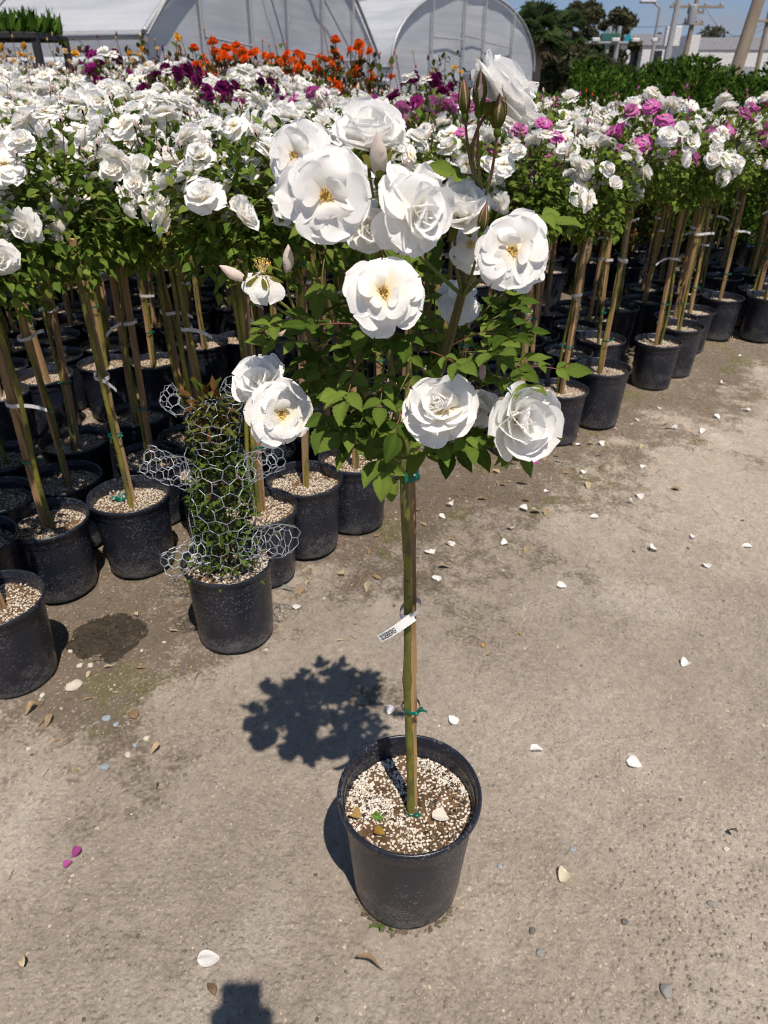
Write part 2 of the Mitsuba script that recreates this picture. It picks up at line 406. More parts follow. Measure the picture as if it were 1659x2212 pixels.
def petal(L, W, ang, curl, cup, ruf, seed, nu=9, nv=9, notch=.06, col=WHITE, base=CREAM, creamy=.5, streak=0.0):
    """One petal: attached at the origin, running out along +x, normal +z."""
    v = np.linspace(0, 1, nv); u = np.linspace(-1, 1, nu)
    th = ang + curl * v ** 1.4
    ds = np.r_[0, np.diff(v)] * L
    r, z = np.cumsum(np.cos(th) * ds), np.cumsum(np.sin(th) * ds)
    s = np.where(v < .62, .16 + .84 * np.sin(PI / 2 * np.clip(v / .62, 0, 1)) ** .9, np.sqrt(np.clip(1 - (np.clip(v - .62, 0, 1) / .38) ** 2.3, 0, 1)))
    s[-1] = .10
    w = W * s
    U, V = np.meshgrid(u, v)
    P3 = np.stack([U * 1.4, V * 2.2, U * 0], -1)
    nz = meshkit.noise(P3 + seed * 3.7, seed % 97) - .5
    nz2 = meshkit.noise(P3 * [3, 1.2, 1] + seed * 1.7, (seed + 5) % 97) - .5
    d = cup * (U * s[:, None]) ** 2 * W + ruf * L * (nz * V + .45 * nz2 * V ** 3 * (U ** 2 * .7 + .3))
    back = notch * L * np.exp(-(U / .3) ** 2) * V ** 8 + .05 * L * (meshkit.noise(np.stack([U * 3 + seed, V * 0, V * 0], -1), 9) - .5) * V ** 6
    X = (r[:, None] - np.cos(th)[:, None] * back) - np.sin(th)[:, None] * d
    Z = (z[:, None] - np.sin(th)[:, None] * back) + np.cos(th)[:, None] * d
    Y = U * w[:, None]
    n = nu
    i, j = np.meshgrid(np.arange(nv - 1), np.arange(n - 1), indexing='ij')
    q = np.stack([i * n + j, (i + 1) * n + j, (i + 1) * n + j + 1, i * n + j + 1], -1).reshape(-1, 4)
    k = np.clip(np.clip(1 - V / .60, 0, 1) * creamy, 0, 1)[..., None]
    c = np.asarray(col) * (1 - k) + np.asarray(base) * k
    if streak:
        q2 = streak * np.clip(np.sin(U * 9 + seed) * .5 + .6 - V * .5, 0, 1)[..., None]
        c = c * (1 - q2) + np.array([.8, .7, .75]) * q2
    return np.stack([X, Y, Z], -1).reshape(-1, 3), np.vstack([q[:, [0, 1, 2]], q[:, [0, 2, 3]]]), c.reshape(-1, 3)


def rz(o, a, r0=0.0, z0=0.0, twist=0.0):
    v, f, c = o
    v = v + [r0, 0, z0]
    if twist:
        t, s_ = math.cos(twist), math.sin(twist)
        v = np.stack([v[:, 0], t * v[:, 1] - s_ * v[:, 2], s_ * v[:, 1] + t * v[:, 2]], 1)
    ca, sa = math.cos(a), math.sin(a)
    return np.stack([ca * v[:, 0] - sa * v[:, 1], sa * v[:, 0] + ca * v[:, 1], v[:, 2]], 1), f, c


def flower_petals(kind, R, seed, fine=True, col=WHITE, base=CREAM, creamy=.4, streak=0.0):
    """The petals of one flower, facing +z, centre at the origin."""
    r = np.random.default_rng(seed)
    nu, nv = (13, 13) if fine else (4, 5)
    out = []
    D = math.radians
    if kind == 'open':
        rings = [(6, 1.02, .60, -6, -6, .12), (6, .90, .56, 8, -20, .22), (5, .74, .48, 22, -34, .30), (3, .52, .32, 38, -50, .25)]
    elif kind == 'semi':
        rings = [(7, 1.0, .62, 2, -8, .20), (6, .86, .58, 26, 6, .40), (6, .66, .50, 46, 18, .55), (5, .50, .40, 60, 34, .7), (3, .38, .32, 72, 40, .7), (3, .26, .24, 82, 40, .7)]
    elif kind == 'cup':
        rings = [(5, 1.05, .74, 30, 16, .45), (5, .95, .66, 48, 16, .55), (3, .80, .56, 60, 22, .65), (3, .60, .42, 70, 26, .75)]
    elif kind == 'flat':
        rings = [(6, 1.0, .62, -4, -16, .05), (5, .8, .55, 16, -18, .2)]
    elif kind == 'wide':
        rings = [(8, 1.0, .58, 14, 4, .15), (7, .92, .55, 30, 2, .25), (6, .8, .48, 46, 4, .35), (5, .6, .4, 60, 10, .4), (4, .42, .3, 72, 15, .4)]
    elif kind == 'full':
        rings = [(7, 1.0, .55, -6, -20, .2), (7, .85, .5, 14, -14, .3), (6, .68, .45, 34, 4, .4), (5, .5, .36, 54, 22, .5), (4, .34, .26, 72, 30, .6)]
    calm = 9 if kind in ('open', 'flat', 'wide') else 4.5
    if not fine:
        rings = [(max(3, round(a * .85)), *b) for a, *b in rings[:4]]
    for k, (n, L, W, ang, curl, cup) in enumerate(rings):
        a0 = r.uniform(0, 2 * PI)
        for i in range(n):
            p = petal(R * L * r.uniform(.84, 1.10) * (1 - (k > 2) * r.uniform(0, .25)), R * W * r.uniform(.82, 1.12), D(ang + r.normal(0, calm)), D(curl + r.normal(0, calm * 1.3)), cup * r.uniform(.5, 1.3) * .5, r.uniform(.14, .32) if fine else .3,
                      int(r.integers(1, 9000)), nu, nv, r.uniform(0, .14), np.clip(np.asarray(col) * r.uniform(.97, 1.01), 0, .93), base, creamy * (1 + .25 * k), streak)
            out.append(rz(p, a0 + 2 * PI * i / n + r.normal(0, .12), R * (.13 if kind == 'open' else .06), .004 * k * R / .045, r.normal(0, .16)))
    return out


def stamens(R, seed, n=46, spread=.23, h=.25, bend=(0, 0)):
    r = np.random.default_rng(seed); mb = MB()
    for i in range(n):
        a = r.uniform(0, 2 * PI); q = R * spread * math.sqrt(r.uniform(.15, 1.0)) * 1.1
        tip = np.array([math.cos(a) * q, math.sin(a) * q, R * h * r.uniform(.65, 1.15)])
        b = tip * [.25, .25, 0] + [0, 0, R * .02]
        mb.add(tube([b, (b + tip) / 2 + [0, 0, .001], tip], R * .0065, 3, (.88, .76, .38), False))
        s = R * .024
        o = np.array([[1, 0, 0], [-1, 0, 0], [0, 1.5, 0], [0, -1.5, 0], [0, 0, 1], [0, 0, -1]]) * s
        mb.put(o @ frame(r.normal(size=3)).T + tip, [[0, 2, 4], [2, 1, 4], [1, 3, 4], [3, 0, 4], [2, 0, 5], [1, 2, 5], [3, 1, 5], [0, 3, 5]], np.array([.88, .62, .14]) * r.uniform(.65, 1.1))
    m = trimesh.creation.icosphere(1, R * .06)
    mb.put(np.array(m.vertices) * [1, 1, .8] + [0, 0, R * .05], np.array(m.faces), (.62, .50, .12))
    return mb.get()


def calyx(R, reflex=.4):
    """Hip and five sepals behind a flower that faces +z."""
    mb = MB(); m = trimesh.creation.icosphere(2, 1.0)
    mb.put(np.array(m.vertices) * [R * .11, R * .11, R * .17] + [0, 0, -R * .14], np.array(m.faces), (.09, .13, .03))
    for k in range(5):
        p = petal(R * .62, R * .13, -reflex, -.5, -.3, .1, k + 40, 4, 7, 0, (.13, .17, .05), (.13, .17, .05), 0)
        p[2][:] = np.linspace(0, 1, len(p[2]))[:, None] * np.array([.04, -.03, 0]) + [.11, .15, .045]
        mb.add(rz(p, k * 2 * PI / 5, R * .06, -R * .03))
    return mb.get()


def bud(L, seed, tip=(.80, .66, .62), low=(.82, .78, .60), green=.35, shut=False):
    """A pointed bud along +z from the origin, petals wrapped, with sepals."""
    r = np.random.default_rng(seed)
    t = np.linspace(0, 1, 14)
    rad = L * .225 * np.sin(PI * np.clip(t * .93 + .06, 0, 1)) ** .75 * (1 - .35 * t)
    v, f, _ = lathe(np.stack([rad, t * L], 1), 14)
    a = np.arctan2(v[:, 1], v[:, 0]); tt = v[:, 2] / L
    v[:, :2] *= (1 + .09 * np.sign(np.sin(1.5 * a + 5 * tt)) * np.sin(PI * tt))[:, None]
    k = np.clip(tt * 1.3 - .15 + .2 * np.sin(a), 0, 1)[:, None]
    c = np.asarray(low) * (1 - k) + np.asarray(tip) * k
    body = (v, f, c)
    mb = MB()
    hip = trimesh.creation.icosphere(2, 1.0)
    mb.put(np.array(hip.vertices) * [L * .12, L * .12, L * .17] + [0, 0, -L * .10], np.array(hip.faces), (.10, .15, .035))
    for i in range(5):
        if shut:      # sepals that still clasp the bud and run out in points
            ts = np.linspace(0, 1.16, 13); a0 = i * 2 * PI / 5 + .3
            w = .62 * np.clip(1 - ts / 1.16, 0, 1) ** .55 + .02
            rd = np.maximum(np.interp(ts, t, rad), L * .012 * (1 - ts / 1.3)) * (1.05 + .02 * (i % 2)) + L * .006
            U = np.array([-1, -.5, 0, .5, 1]); A = a0 + U[None] * w[:, None]
            q = rd[:, None] * (1 - .10 * np.abs(U)[None] + .06)
            V = np.stack([q * np.cos(A), q * np.sin(A), np.repeat(ts[:, None] * L, 5, 1)], -1).reshape(-1, 3)
            ii, jj = np.meshgrid(np.arange(12), np.arange(4), indexing='ij')
            kk = np.repeat(np.clip(ts, 0, 1)[:, None], 5, 1).reshape(-1, 1)
            mb.put(V, np.stack([ii * 5 + jj, ii * 5 + jj + 1, (ii + 1) * 5 + jj + 1, (ii + 1) * 5 + jj], -1).reshape(-1, 4), np.array([.085, .115, .03]) * (1 - kk) + np.array([.19, .115, .05]) * kk)
            continue
        p = petal(L * .62, L * .10, math.radians(r.uniform(15, 75)), -.5, -.2, .05, i + seed, 5, 9, 0)
        kk = np.repeat(np.linspace(0, 1, 9), 5)[:, None]
        p[2][:] = np.array([.10, .14, .04]) + np.array([.04, -.01, .0]) * kk
        mb.add(rz(p, i * 2 * PI / 5 + .3, L * .10, 0))
    return body, mb.get()


def leaflet(L, W, fold, droop, seed, n=11, serr=.05, col=(.05, .10, .022), fine=True):
    """Ovate leaflet along +x, upper side +z."""
    r = np.random.default_rng(seed)
    t = np.linspace(0, 1, n)
    w = W * .54 * np.clip(np.sin(PI * t ** .78), 0, 1) ** .95 * (1 - .12 * t)
    w[0] = w[-1] = 0
    if serr: w[1:-1] *= 1 + serr * (np.arange(1, n - 1) % 2 * 2 - 1)
    us = np.array([-1, -.5, 0, .5, 1]) if fine else np.array([-1, 0, 1.])
    U, Tt = np.meshgrid(us, t)
    X = Tt * L; Y = U * w[:, None]
    Z = np.abs(U) * w[:, None] * fold - droop * L * Tt ** 2 + .03 * L * np.sin(Tt * 9 + seed) * np.abs(U)
    if fine: Z = Z - .10 * w[:, None] * (np.abs(U) == .5)
    m = len(us)
    i, j = np.meshgrid(np.arange(n - 1), np.arange(m - 1), indexing='ij')
    q = np.stack([i * m + j, (i + 1) * m + j, (i + 1) * m + j + 1, i * m + j + 1], -1).reshape(-1, 4)
    c = np.ones((n * m, 3)) * np.asarray(col) * r.uniform(.8, 1.2)
    if fine:
        mid = (np.abs(U) < .1).reshape(-1)
        c[mid] = c[mid] * .6 + np.array([.12, .16, .05]) * .4
        ed = (np.abs(U) > .9).reshape(-1)
        c[ed] = c[ed] * .7 + np.array([.11, .10, .03]) * .3
    return np.stack([X, Y, Z], -1).reshape(-1, 3), np.vstack([q[:, [0, 1, 2]], q[:, [0, 2, 3]]]), c


# ------------------------------------------------------------------ pots
def pot_profile(R=.145, H=.301, rb=.113):
    k = H / .301; q = R / .145
    top = [(rb * .96, .002), (rb, .006), (rb + .0015, .02), (.131 * q, .245 * k), (.1315 * q, .250 * k), (.1345 * q, .2525 * k), (.1365 * q, .279 * k), (.1385 * q, .283 * k), (.1425 * q, .285 * k),
           (.1448 * q, .289 * k), (.1452 * q, .2945 * k), (.1435 * q, .2995 * k), (.1405 * q, .301 * k), (.1375 * q, .2995 * k), (.1358 * q, .295 * k), (.1345 * q, .284 * k),
           (.1315 * q, .281 * k), (.1312 * q, .272 * k), (.1325 * q, .270 * k), (.1322 * q, .262 * k), (.1300 * q, .259 * k), (.1275 * q, .225 * k), (rb + (.131 * q - rb) * .42 - .004, .11 * k), (.0, .11 * k)]
    return top


def pot_mesh(n=48, seed=0, notch=True, R=.145, H=.301, rb=.113):
    v, f, c = lathe(pot_profile(R, H, rb), n, .006, seed)
    if notch:   # drain notches round the foot
        a = np.arctan2(v[:, 1], v[:, 0])
        foot = v[:, 2] < .004
        v[foot, 2] += .010 * (np.sin(a[foot] * 12) > .55)
    return v, f, c


def soil_disc(R, z, seed, n=40, rings=9, bump=.010):
    r = np.linspace(0, R, rings); g = np.arange(n) * 2 * PI / n
    X, Y = np.outer(r, np.cos(g)), np.outer(r, np.sin(g))
    Z = z + (meshkit.fbm(np.stack([X * 22, Y * 22, X * 0 + seed], -1), 3, seed) - .5) * bump * 2
    v = np.stack([X, Y, Z], -1).reshape(-1, 3)
    i, j = np.meshgrid(np.arange(rings - 1), np.arange(n), indexing='ij')
    q = np.stack([i * n + j, (i + 1) * n + j, (i + 1) * n + (j + 1) % n, i * n + (j + 1) % n], -1).reshape(-1, 4)
    return v, np.vstack([q[:, [0, 1, 2]], q[:, [0, 2, 3]]]), np.ones((len(v), 3)) * .5


OCTA = np.array([[1, 0, 0], [-1, 0, 0], [0, 1, 0], [0, -1, 0], [0, 0, 1], [0, 0, -1.0]])
OCTF = np.array([[0, 2, 4], [2, 1, 4], [1, 3, 4], [3, 0, 4], [2, 0, 5], [1, 2, 5], [3, 1, 5], [0, 3, 5]])


def grains(n, R, z, seed, size=(.0012, .003), where=None, poly='ico', col=None):
    r = np.random.default_rng(seed); mb = MB()
    ico = trimesh.creation.icosphere(0); iv, jf = (np.array(ico.vertices), np.array(ico.faces)) if poly == 'ico' else (OCTA, OCTF)
    k = 0
    while k < n:
        a, q = r.uniform(0, 2 * PI), R * math.sqrt(r.uniform(0, 1))
        x, y = q * math.cos(a), q * math.sin(a)
        if where is not None and r.uniform() > where(x, y): continue
        s = size[0] * (size[1] / size[0]) ** (r.uniform() ** 1.6)
        v = iv * s * r.uniform(.7, 1.25, (len(iv), 1)) * r.uniform(.7, 1.2, 3)
        zz = z + .003 * math.sin(x * 61 + seed) * math.cos(y * 53)
        mb.put(v @ frame(r.normal(size=3)).T + [x, y, zz + s * .45], jf, col[r.integers(len(col))] * r.uniform(.7, 1.2) if col is not None else .5)
        k += 1
    return mb.get()


def shift(o, t): return o[0] + np.asarray(t), o[1], o[2]


# ------------------------------------------------------------------ the tree rose in front
HX, HY, HH = .055, .932, .301
HERO = 'standard_rose'
tag(HERO, 'white tree rose on a staked bare stem, alone in its pot on the path', 'rose tree')
add(f'{HERO}__pot', shift(pot_mesh(96, 0, True), (HX, HY, 0)), 'mat_pot')
add(f'{HERO}__soil', shift(soil_disc(.1305, .246, 3, 60, 14), (HX, HY, 0)), 'mat_soil')


def white_side(x, y):
    s = meshkit.fbm(np.array([x * 24, y * 24, 1.0]), 3, 4)
    return np.clip((s - .36) * 3 + (.60 if x < -.01 and y > -.04 else -.35) + (y + .02) * 4.2, .05, 1)


add(f'{HERO}__perlite', shift(grains(4000, .126, .2460, 5, (.0008, .0034), white_side), (HX, HY, 0)), 'mat_perlite', False); labels[f'{HERO}__perlite'] = {'kind': 'stuff', 'label': 'white perlite grains over the potting soil'}
add(f'{HERO}__bark_bits', shift(grains(600, .126, .247, 6, (.0012, .0055), None, 'octa', np.array([[.12, .06, .03], [.20, .11, .05], [.06, .035, .02]])), (HX, HY, 0)), 'mat_stone', False); labels[f'{HERO}__bark_bits'] = {'kind': 'stuff'}
S0 = np.array([.030, .930, 1.045])          # top of the stem
sb = np.array([.058, .922, .235])
tt = np.linspace(0, 1, 40)
path = sb + (S0 - sb) * tt[:, None] + np.stack([.0022 * np.sin(tt * 11), .002 * np.cos(tt * 9), tt * 0], 1)
rr = .0068 + .0006 * np.sin(tt * 31) + .0014 * np.exp(-((tt - .03) / .03) ** 2)
for q in (.19, .27, .46, .60, .80): rr = rr + .0016 * np.exp(-((tt - q) / .011) ** 2)
add(f'{HERO}__stem', tube(path, rr, 16), 'mat_cane')
ks = np.linspace(0, 1, 30); kb, kt = sb + [.0048, .0155, -.02], S0 + [.0048, .0155, .03]
M = frame(kt - kb, .5)
stk = MB()
sec = np.array([[-1, -.8], [-.8, -1], [.8, -1], [1, -.8], [1, .8], [.8, 1], [-.8, 1], [-1, .8]]) * .0082
V = np.array([(kb + (kt - kb) * k) + (M[:, :2] @ (sec * (1 + .05 * math.sin(k * 40))).T).T for k in ks]).reshape(-1, 3)
i, j = np.meshgrid(np.arange(29), np.arange(8), indexing='ij')
stk.put(V, np.stack([i * 8 + j, i * 8 + (j + 1) % 8, (i + 1) * 8 + (j + 1) % 8, (i + 1) * 8 + j], -1).reshape(-1, 4))
stk.put(V[-8:], [[0, 1, 2, 3], [0, 3, 4, 7], [7, 4, 5, 6]])
add(f'{HERO}__stake', stk.get(), 'mat_wood', 30)
r_ = np.random.default_rng(8); fb = MB()
for k in range(70):    # splinters on the stake's edge
    q = kb + (kt - kb) * r_.uniform(.3, .95) + M[:, 0] * .0082 + M[:, 1] * r_.uniform(-.006, .006)
    fb.add(tube([q, q + M[:, 0] * r_.uniform(.001, .006) + [0, 0, r_.normal(0, .002)]], .0003, 3, .3))
add(f'{HERO}__splinters', fb.get(), 'mat_wood'); labels[f'{HERO}__splinters'] = {'kind': 'stuff'}


def tie_ring(c, rx, ry, h, tails, seed=0):
    """A knotted tape round stem and stake."""
    r = np.random.default_rng(seed); mb = MB(); n = 20; g = np.linspace(0, 2 * PI, n + 1)
    o = np.stack([np.cos(g) * rx, np.sin(g) * ry, h * .25 * np.sin(g * 2 + seed)], 1)
    V = np.stack([o + [0, 0, -h / 2], o * [1.06, 1.06, 1], o + [0, 0, h / 2]], 1).reshape(-1, 3) + c
    i, j = np.meshgrid(np.arange(n), np.arange(2), indexing='ij')
    mb.put(V, np.stack([i * 3 + j, i * 3 + j + 1, (i + 1) * 3 + j + 1, (i + 1) * 3 + j], -1).reshape(-1, 4))
    k = stone(h * .6, seed + 3, .8); mb.put(k[0] + c + [rx * .55, -ry, 0], k[1])
    for d in tails:
        d = np.asarray(d, float); a = c + np.array([rx * .55, -ry, 0]); ts = np.linspace(0, 1, 6)[:, None]
        mid = a + d * ts + np.array([0, 0, .006]) * np.sin(ts * PI); wv = np.array([0, 0.2, 1]) * h * .45 * (1 - .5 * ts)
        V = np.stack([mid - wv, mid + wv], 1).reshape(-1, 3); i = np.arange(5)
        mb.put(V, np.stack([i * 2, i * 2 + 1, i * 2 + 3, i * 2 + 2], 1))
    return mb.get()


def on_stem(z): return sb + (S0 - sb) * ((z - sb[2]) / (S0[2] - sb[2]))
for k, (z, tails) in enumerate(((at(885, 1530, .925)[2], [(.020, -.004, .008), (.012, -.006, .020)]), (1.020, [(-.014, -.004, -.008)]), (.252, [(.008, -.004, .002)]))):
    add(f'{HERO}__tie' + (f'_{k:03d}' if k else ''), tie_ring(on_stem(z) + [.004, .006, 0], .0165, .0185, .008 if z < 1 else .016, tails, k), 'mat_tie')

# white plant tag looped round the stem, its tail hanging to the left
tz = at(880, 1322, .927)[2]; tc = on_stem(tz)
lp = MB(); n = 22; g = np.linspace(-.6, 2 * PI - .75, n)
o = np.stack([.005 + np.cos(g) * .0175, .006 + np.sin(g) * .0185, .010 * np.cos(g - .2)], 1) + tc + [0, 0, .002]
wv = np.array([0, -.12, .5]) * .0135
V = np.stack([o - wv, o + wv], 1).reshape(-1, 3); i = np.arange(n - 1)
lp.put(V, np.stack([i * 2, i * 2 + 1, i * 2 + 3, i * 2 + 2], 1))
add(f'{HERO}__tag', lp.get(), 'mat_tag')
ta, te = tc + [.010, -.0155, .003], tc + [-.0475, -.028, -.0375]
tl = unit(te - ta); tn = unit(np.cross(tl, [0, -.55, .85])); tn = unit(np.array([.12, -.82, .56])); tw = unit(np.cross(tn, tl)); tn = np.cross(tl, tw)
ts = np.linspace(0, 1, 14)
LT = np.linalg.norm(te - ta)
def tag_pt(s, w): return ta + tl * (LT * s) + tw * w + tn * (.006 * math.sin(s * PI) - .010 * max(0, s - .45) ** 2 * 2)
V = []
for s in ts:
    hw = .0078 * (1 - .12 * s)
    V += [tag_pt(s, -hw), tag_pt(s, hw)]
tb = MB(); i = np.arange(13); tb.put(np.array(V), np.stack([i * 2, i * 2 + 1, i * 2 + 3, i * 2 + 2], 1))
add(f'{HERO}__tag__tail', tb.get(), 'mat_tag'); labels[f'{HERO}__tag'] = {'label': 'white plastic plant tag printed ICEBERG'}
lt = meshkit.text_mesh('ICEBERG', .0086, .0002, bold=True)
lv = np.array(lt.vertices); lw = lv[:, 0].max()
# reads from the tail's free end up towards the stem
S_ = 1 - .06 - lv[:, 0] / LT * (.0310 / lw)
pts = np.array([tag_pt(s, 0) + (-tw if (-tw)[2] > 0 else tw) * (y - .0043) + (tn if tn[1] < 0 else -tn) * (.0005 + z) for s, y, z in zip(S_, lv[:, 1], lv[:, 2])])
add(f'{HERO}__tag__lettering', (pts, np.array(lt.faces), np.ones((len(pts), 3)) * .1), 'mat_ink', False)

# ---- flowers: name, view x, y, depth, kind, radius, tilt from «towards the camera» (right, up), cream, spin
FL = [('open', 705, 425, .770, .0405, -.10, .02, .22), ('full', 893, 458, .775, .0450, .75, -.06, .25), ('cup', 797, 318, .865, .0420, .05, 1.7, .45), ('open', 645, 340, .870, .0360, -.9, .35, .25),
      ('open', 1106, 544, .800, .0365, .16, .12, .45), ('open', 829, 636, .740, .0375, .02, .30, .80), ('semi', 953, 884, .765, .0405, -.08, .42, 1.0), ('cup', 1112, 908, .790, .0500, .45, -.05, .25),
      ('open', 604, 895, .800, .0375, .42, -.06, .60), ('cup', 570, 838, .850, .0380, -.45, .75, .30), ('wide', 1072, 222, .850, .0430, 0, 0, .40), ('cup', 990, 470, .870, .0390, .25, 1.6, .55),
      ('semi', 800, 490, .835, .0300, .1, -.1, .7), ('flat', 1022, 530, .885, .0300, -.5, .3, .3), ('flat', 992, 650, .960, .0300, .3, .4, .3), ('flat', 1145, 565, .880, .0330, 1.0, -.2, .2), ('cup', 1035, 868, .850, .0330, -.1, -.5, .25)]
tips = []
for k, (kind, px, py, Y, R, a, b, cream) in enumerate(FL):
    pos = at(px, py, Y)
    ax = unit(unit(CAM - pos) + np.array([a, 0, b]))
    if k == 10: ax = unit([.66, .05, .75])
    M = frame(ax, k * 1.3)
    key = f'{HERO}__flower' + (f'_{k:03d}' if k else '')
    for i, p in enumerate(flower_petals(kind, R, 100 + k * 7, True, creamy=cream * .8)):
        add(f'{key}__petal' + (f'_{i:03d}' if i else ''), (p[0] @ M.T + pos, p[1], p[2]), 'mat_petal_white')
    if kind in ('open', 'flat'):
        s = stamens(R, 5 + k, 70 if k == 0 else 40, .22 if k == 0 else .17, .25); add(f'{key}__stamen', (s[0] @ M.T + pos, s[1], s[2]), 'mat_stamen'); labels[f'{key}__stamen'] = {'kind': 'stuff'}
    s = calyx(R); add(f'{key}__calyx', (s[0] @ M.T + pos, s[1], s[2]), 'mat_leaf')
    tips.append((pos - ax * R * .30, ax, R))

BUD = [(503, 590, .85, .034, (-.9, -.1, .55), False, (.80, .66, .66)), (622, 560, .86, .034, (.10, -.1, 1), False, (.80, .70, .67)), (1042, 800, .84, .026, (-.05, -.15, 1), False, (.72, .42, .42)), (1000, 782, .87, .032, (.1, 0, 1), True, (.7, .5, .4)),
       (1003, 208, .850, .032, (-.12, -.05, 1), True, (.6, .4, .3)), (1037, 192, .835, .035, (-.02, -.08, 1), True, (.75, .55, .5)), (1080, 236, .820, .034, (.03, -.05, 1), True, (.75, .45, .38)), (817, 335, .81, .046, (-.03, -.35, 1), False, (.82, .70, .66)),
       (1045, 470, .84, .030, (.1, -.1, 1), True, (.6, .4, .3)), (843, 270, .90, .026, (.1, 0, 1), False, (.75, .40, .34))]
btips = []
for k, (px, py, Y, L, d, shut, tip) in enumerate(BUD):
    pos = at(px, py, Y); d = unit(d); M = frame(d, k); base = pos - d * L * .5
    body, sep = bud(L, 30 + k, tip, shut=shut)
    key = f'{HERO}__bud' + (f'_{k:03d}' if k else '')
    if not shut or k == 5: add(f'{key}__petal', (body[0] @ M.T + base, body[1], body[2]), 'mat_petal_blush')
    else: add(f'{key}__petal', (body[0] * [.92, .92, .97] @ M.T + base, body[1], body[2]), 'mat_petal_blush')
    add(f'{key}__sepal', (sep[0] @ M.T + base, sep[1], sep[2]), 'mat_leaf')
    btips.append((base - d * L * .2, d, L))
# a spent flower with three hanging petals
pos = at(568, 592, .85); ax = unit([.05, -.25, 1]); M = frame(ax, 0); key = f'{HERO}__spent_flower'
for i, (a, an, L) in enumerate(((-1.2, -50, .034), (-2.0, -35, .028), (2.6, -20, .024), (.4, -65, .022))):
    p = rz(petal(L, L * .62, math.radians(an), -.3, .1, .4, 71 + i, 9, 9, .1), a, .003)
    add(f'{key}__petal' + (f'_{i:03d}' if i else ''), (p[0] @ M.T + pos, p[1], p[2]), 'mat_petal_white')
s = stamens(.04, 77, 40, .22, .40); add(f'{key}__stamen', (s[0] @ M.T + pos, s[1], s[2]), 'mat_stamen'); labels[f'{key}__stamen'] = {'kind': 'stuff'}
s = calyx(.036, .1); add(f'{key}__calyx', (s[0] @ M.T + pos, s[1], s[2]), 'mat_leaf')
btips.append((pos - ax * .012, ax, .03))

# ---- branches
GRN, RED = np.array([.13, .16, .035]), np.array([.15, .055, .045])
branches = []
HUB = [at(1045, 430, .885), at(690, 600, .86), at(890, 640, .90), at(1000, 640, .90), at(690, 845, .86), at(980, 840, .86), at(650, 690, .87), at(815, 470, .87)]
hubfor = [7, 3, 7, 7, 3, 2, 5, 5, 4, 4, 0, 3, 2, 3, 3, 3, 5]
bhub = [6, 6, 5, 5, 0, 0, 0, 7, 3, 7, 6]
nb = 0


def branch(pts, r0, r1, red):
    global nb
    n = len(pts)
    c = GRN + (RED - GRN) * np.clip(np.linspace(0, 1, n) * red * 1.6 - .2 * red, 0, 1)[:, None]
    add(f'{HERO}__branch' + (f'_{nb:03d}' if nb else ''), tube(pts, np.linspace(r0, r1, n), 8, c), 'mat_twig'); nb += 1
    branches.append(np.asarray(pts))


for k, hb in enumerate(HUB):
    mid = S0 * .55 + hb * .45 + np.array([(hb - S0)[0] * .25, 0.02, .0])
    branch(bez(S0 - [0, 0, .01], mid, hb, 12), .0052, .0034, .4 if k != 4 else 0)
for (base, ax, R), hk in zip(tips, hubfor):
    hb = HUB[hk]; dist = np.linalg.norm(base - hb)
    branch(bez(hb, base - ax * dist * .45, base, 10), .0026, .0016, .9 if hk == 0 else (.1 if hk == 4 else .5))
for (base, d, L), hk in zip(btips, bhub):
    hb = HUB[hk]; dist = np.linalg.norm(base - hb)
    branch(bez(hb, base - d * dist * .5, base, 10), .0022, .0013, 1.0 if hk == 0 else .35)

# ---- leaves: compound, 5 leaflets on a rachis; some placed as seen, the rest along the branches
nleaf = 0
LG = [(.085, .150, .018), (.055, .108, .015), (.125, .200, .022), (.155, .225, .030)]


def hides(p):
    for (base, ax, R) in tips:
        c = base + ax * R * .3; w = unit(CAM - c); t = (p - c) @ w
        if -.01 < t < .4 and np.linalg.norm(p - c - w * t) < R * .95: return True
    return False


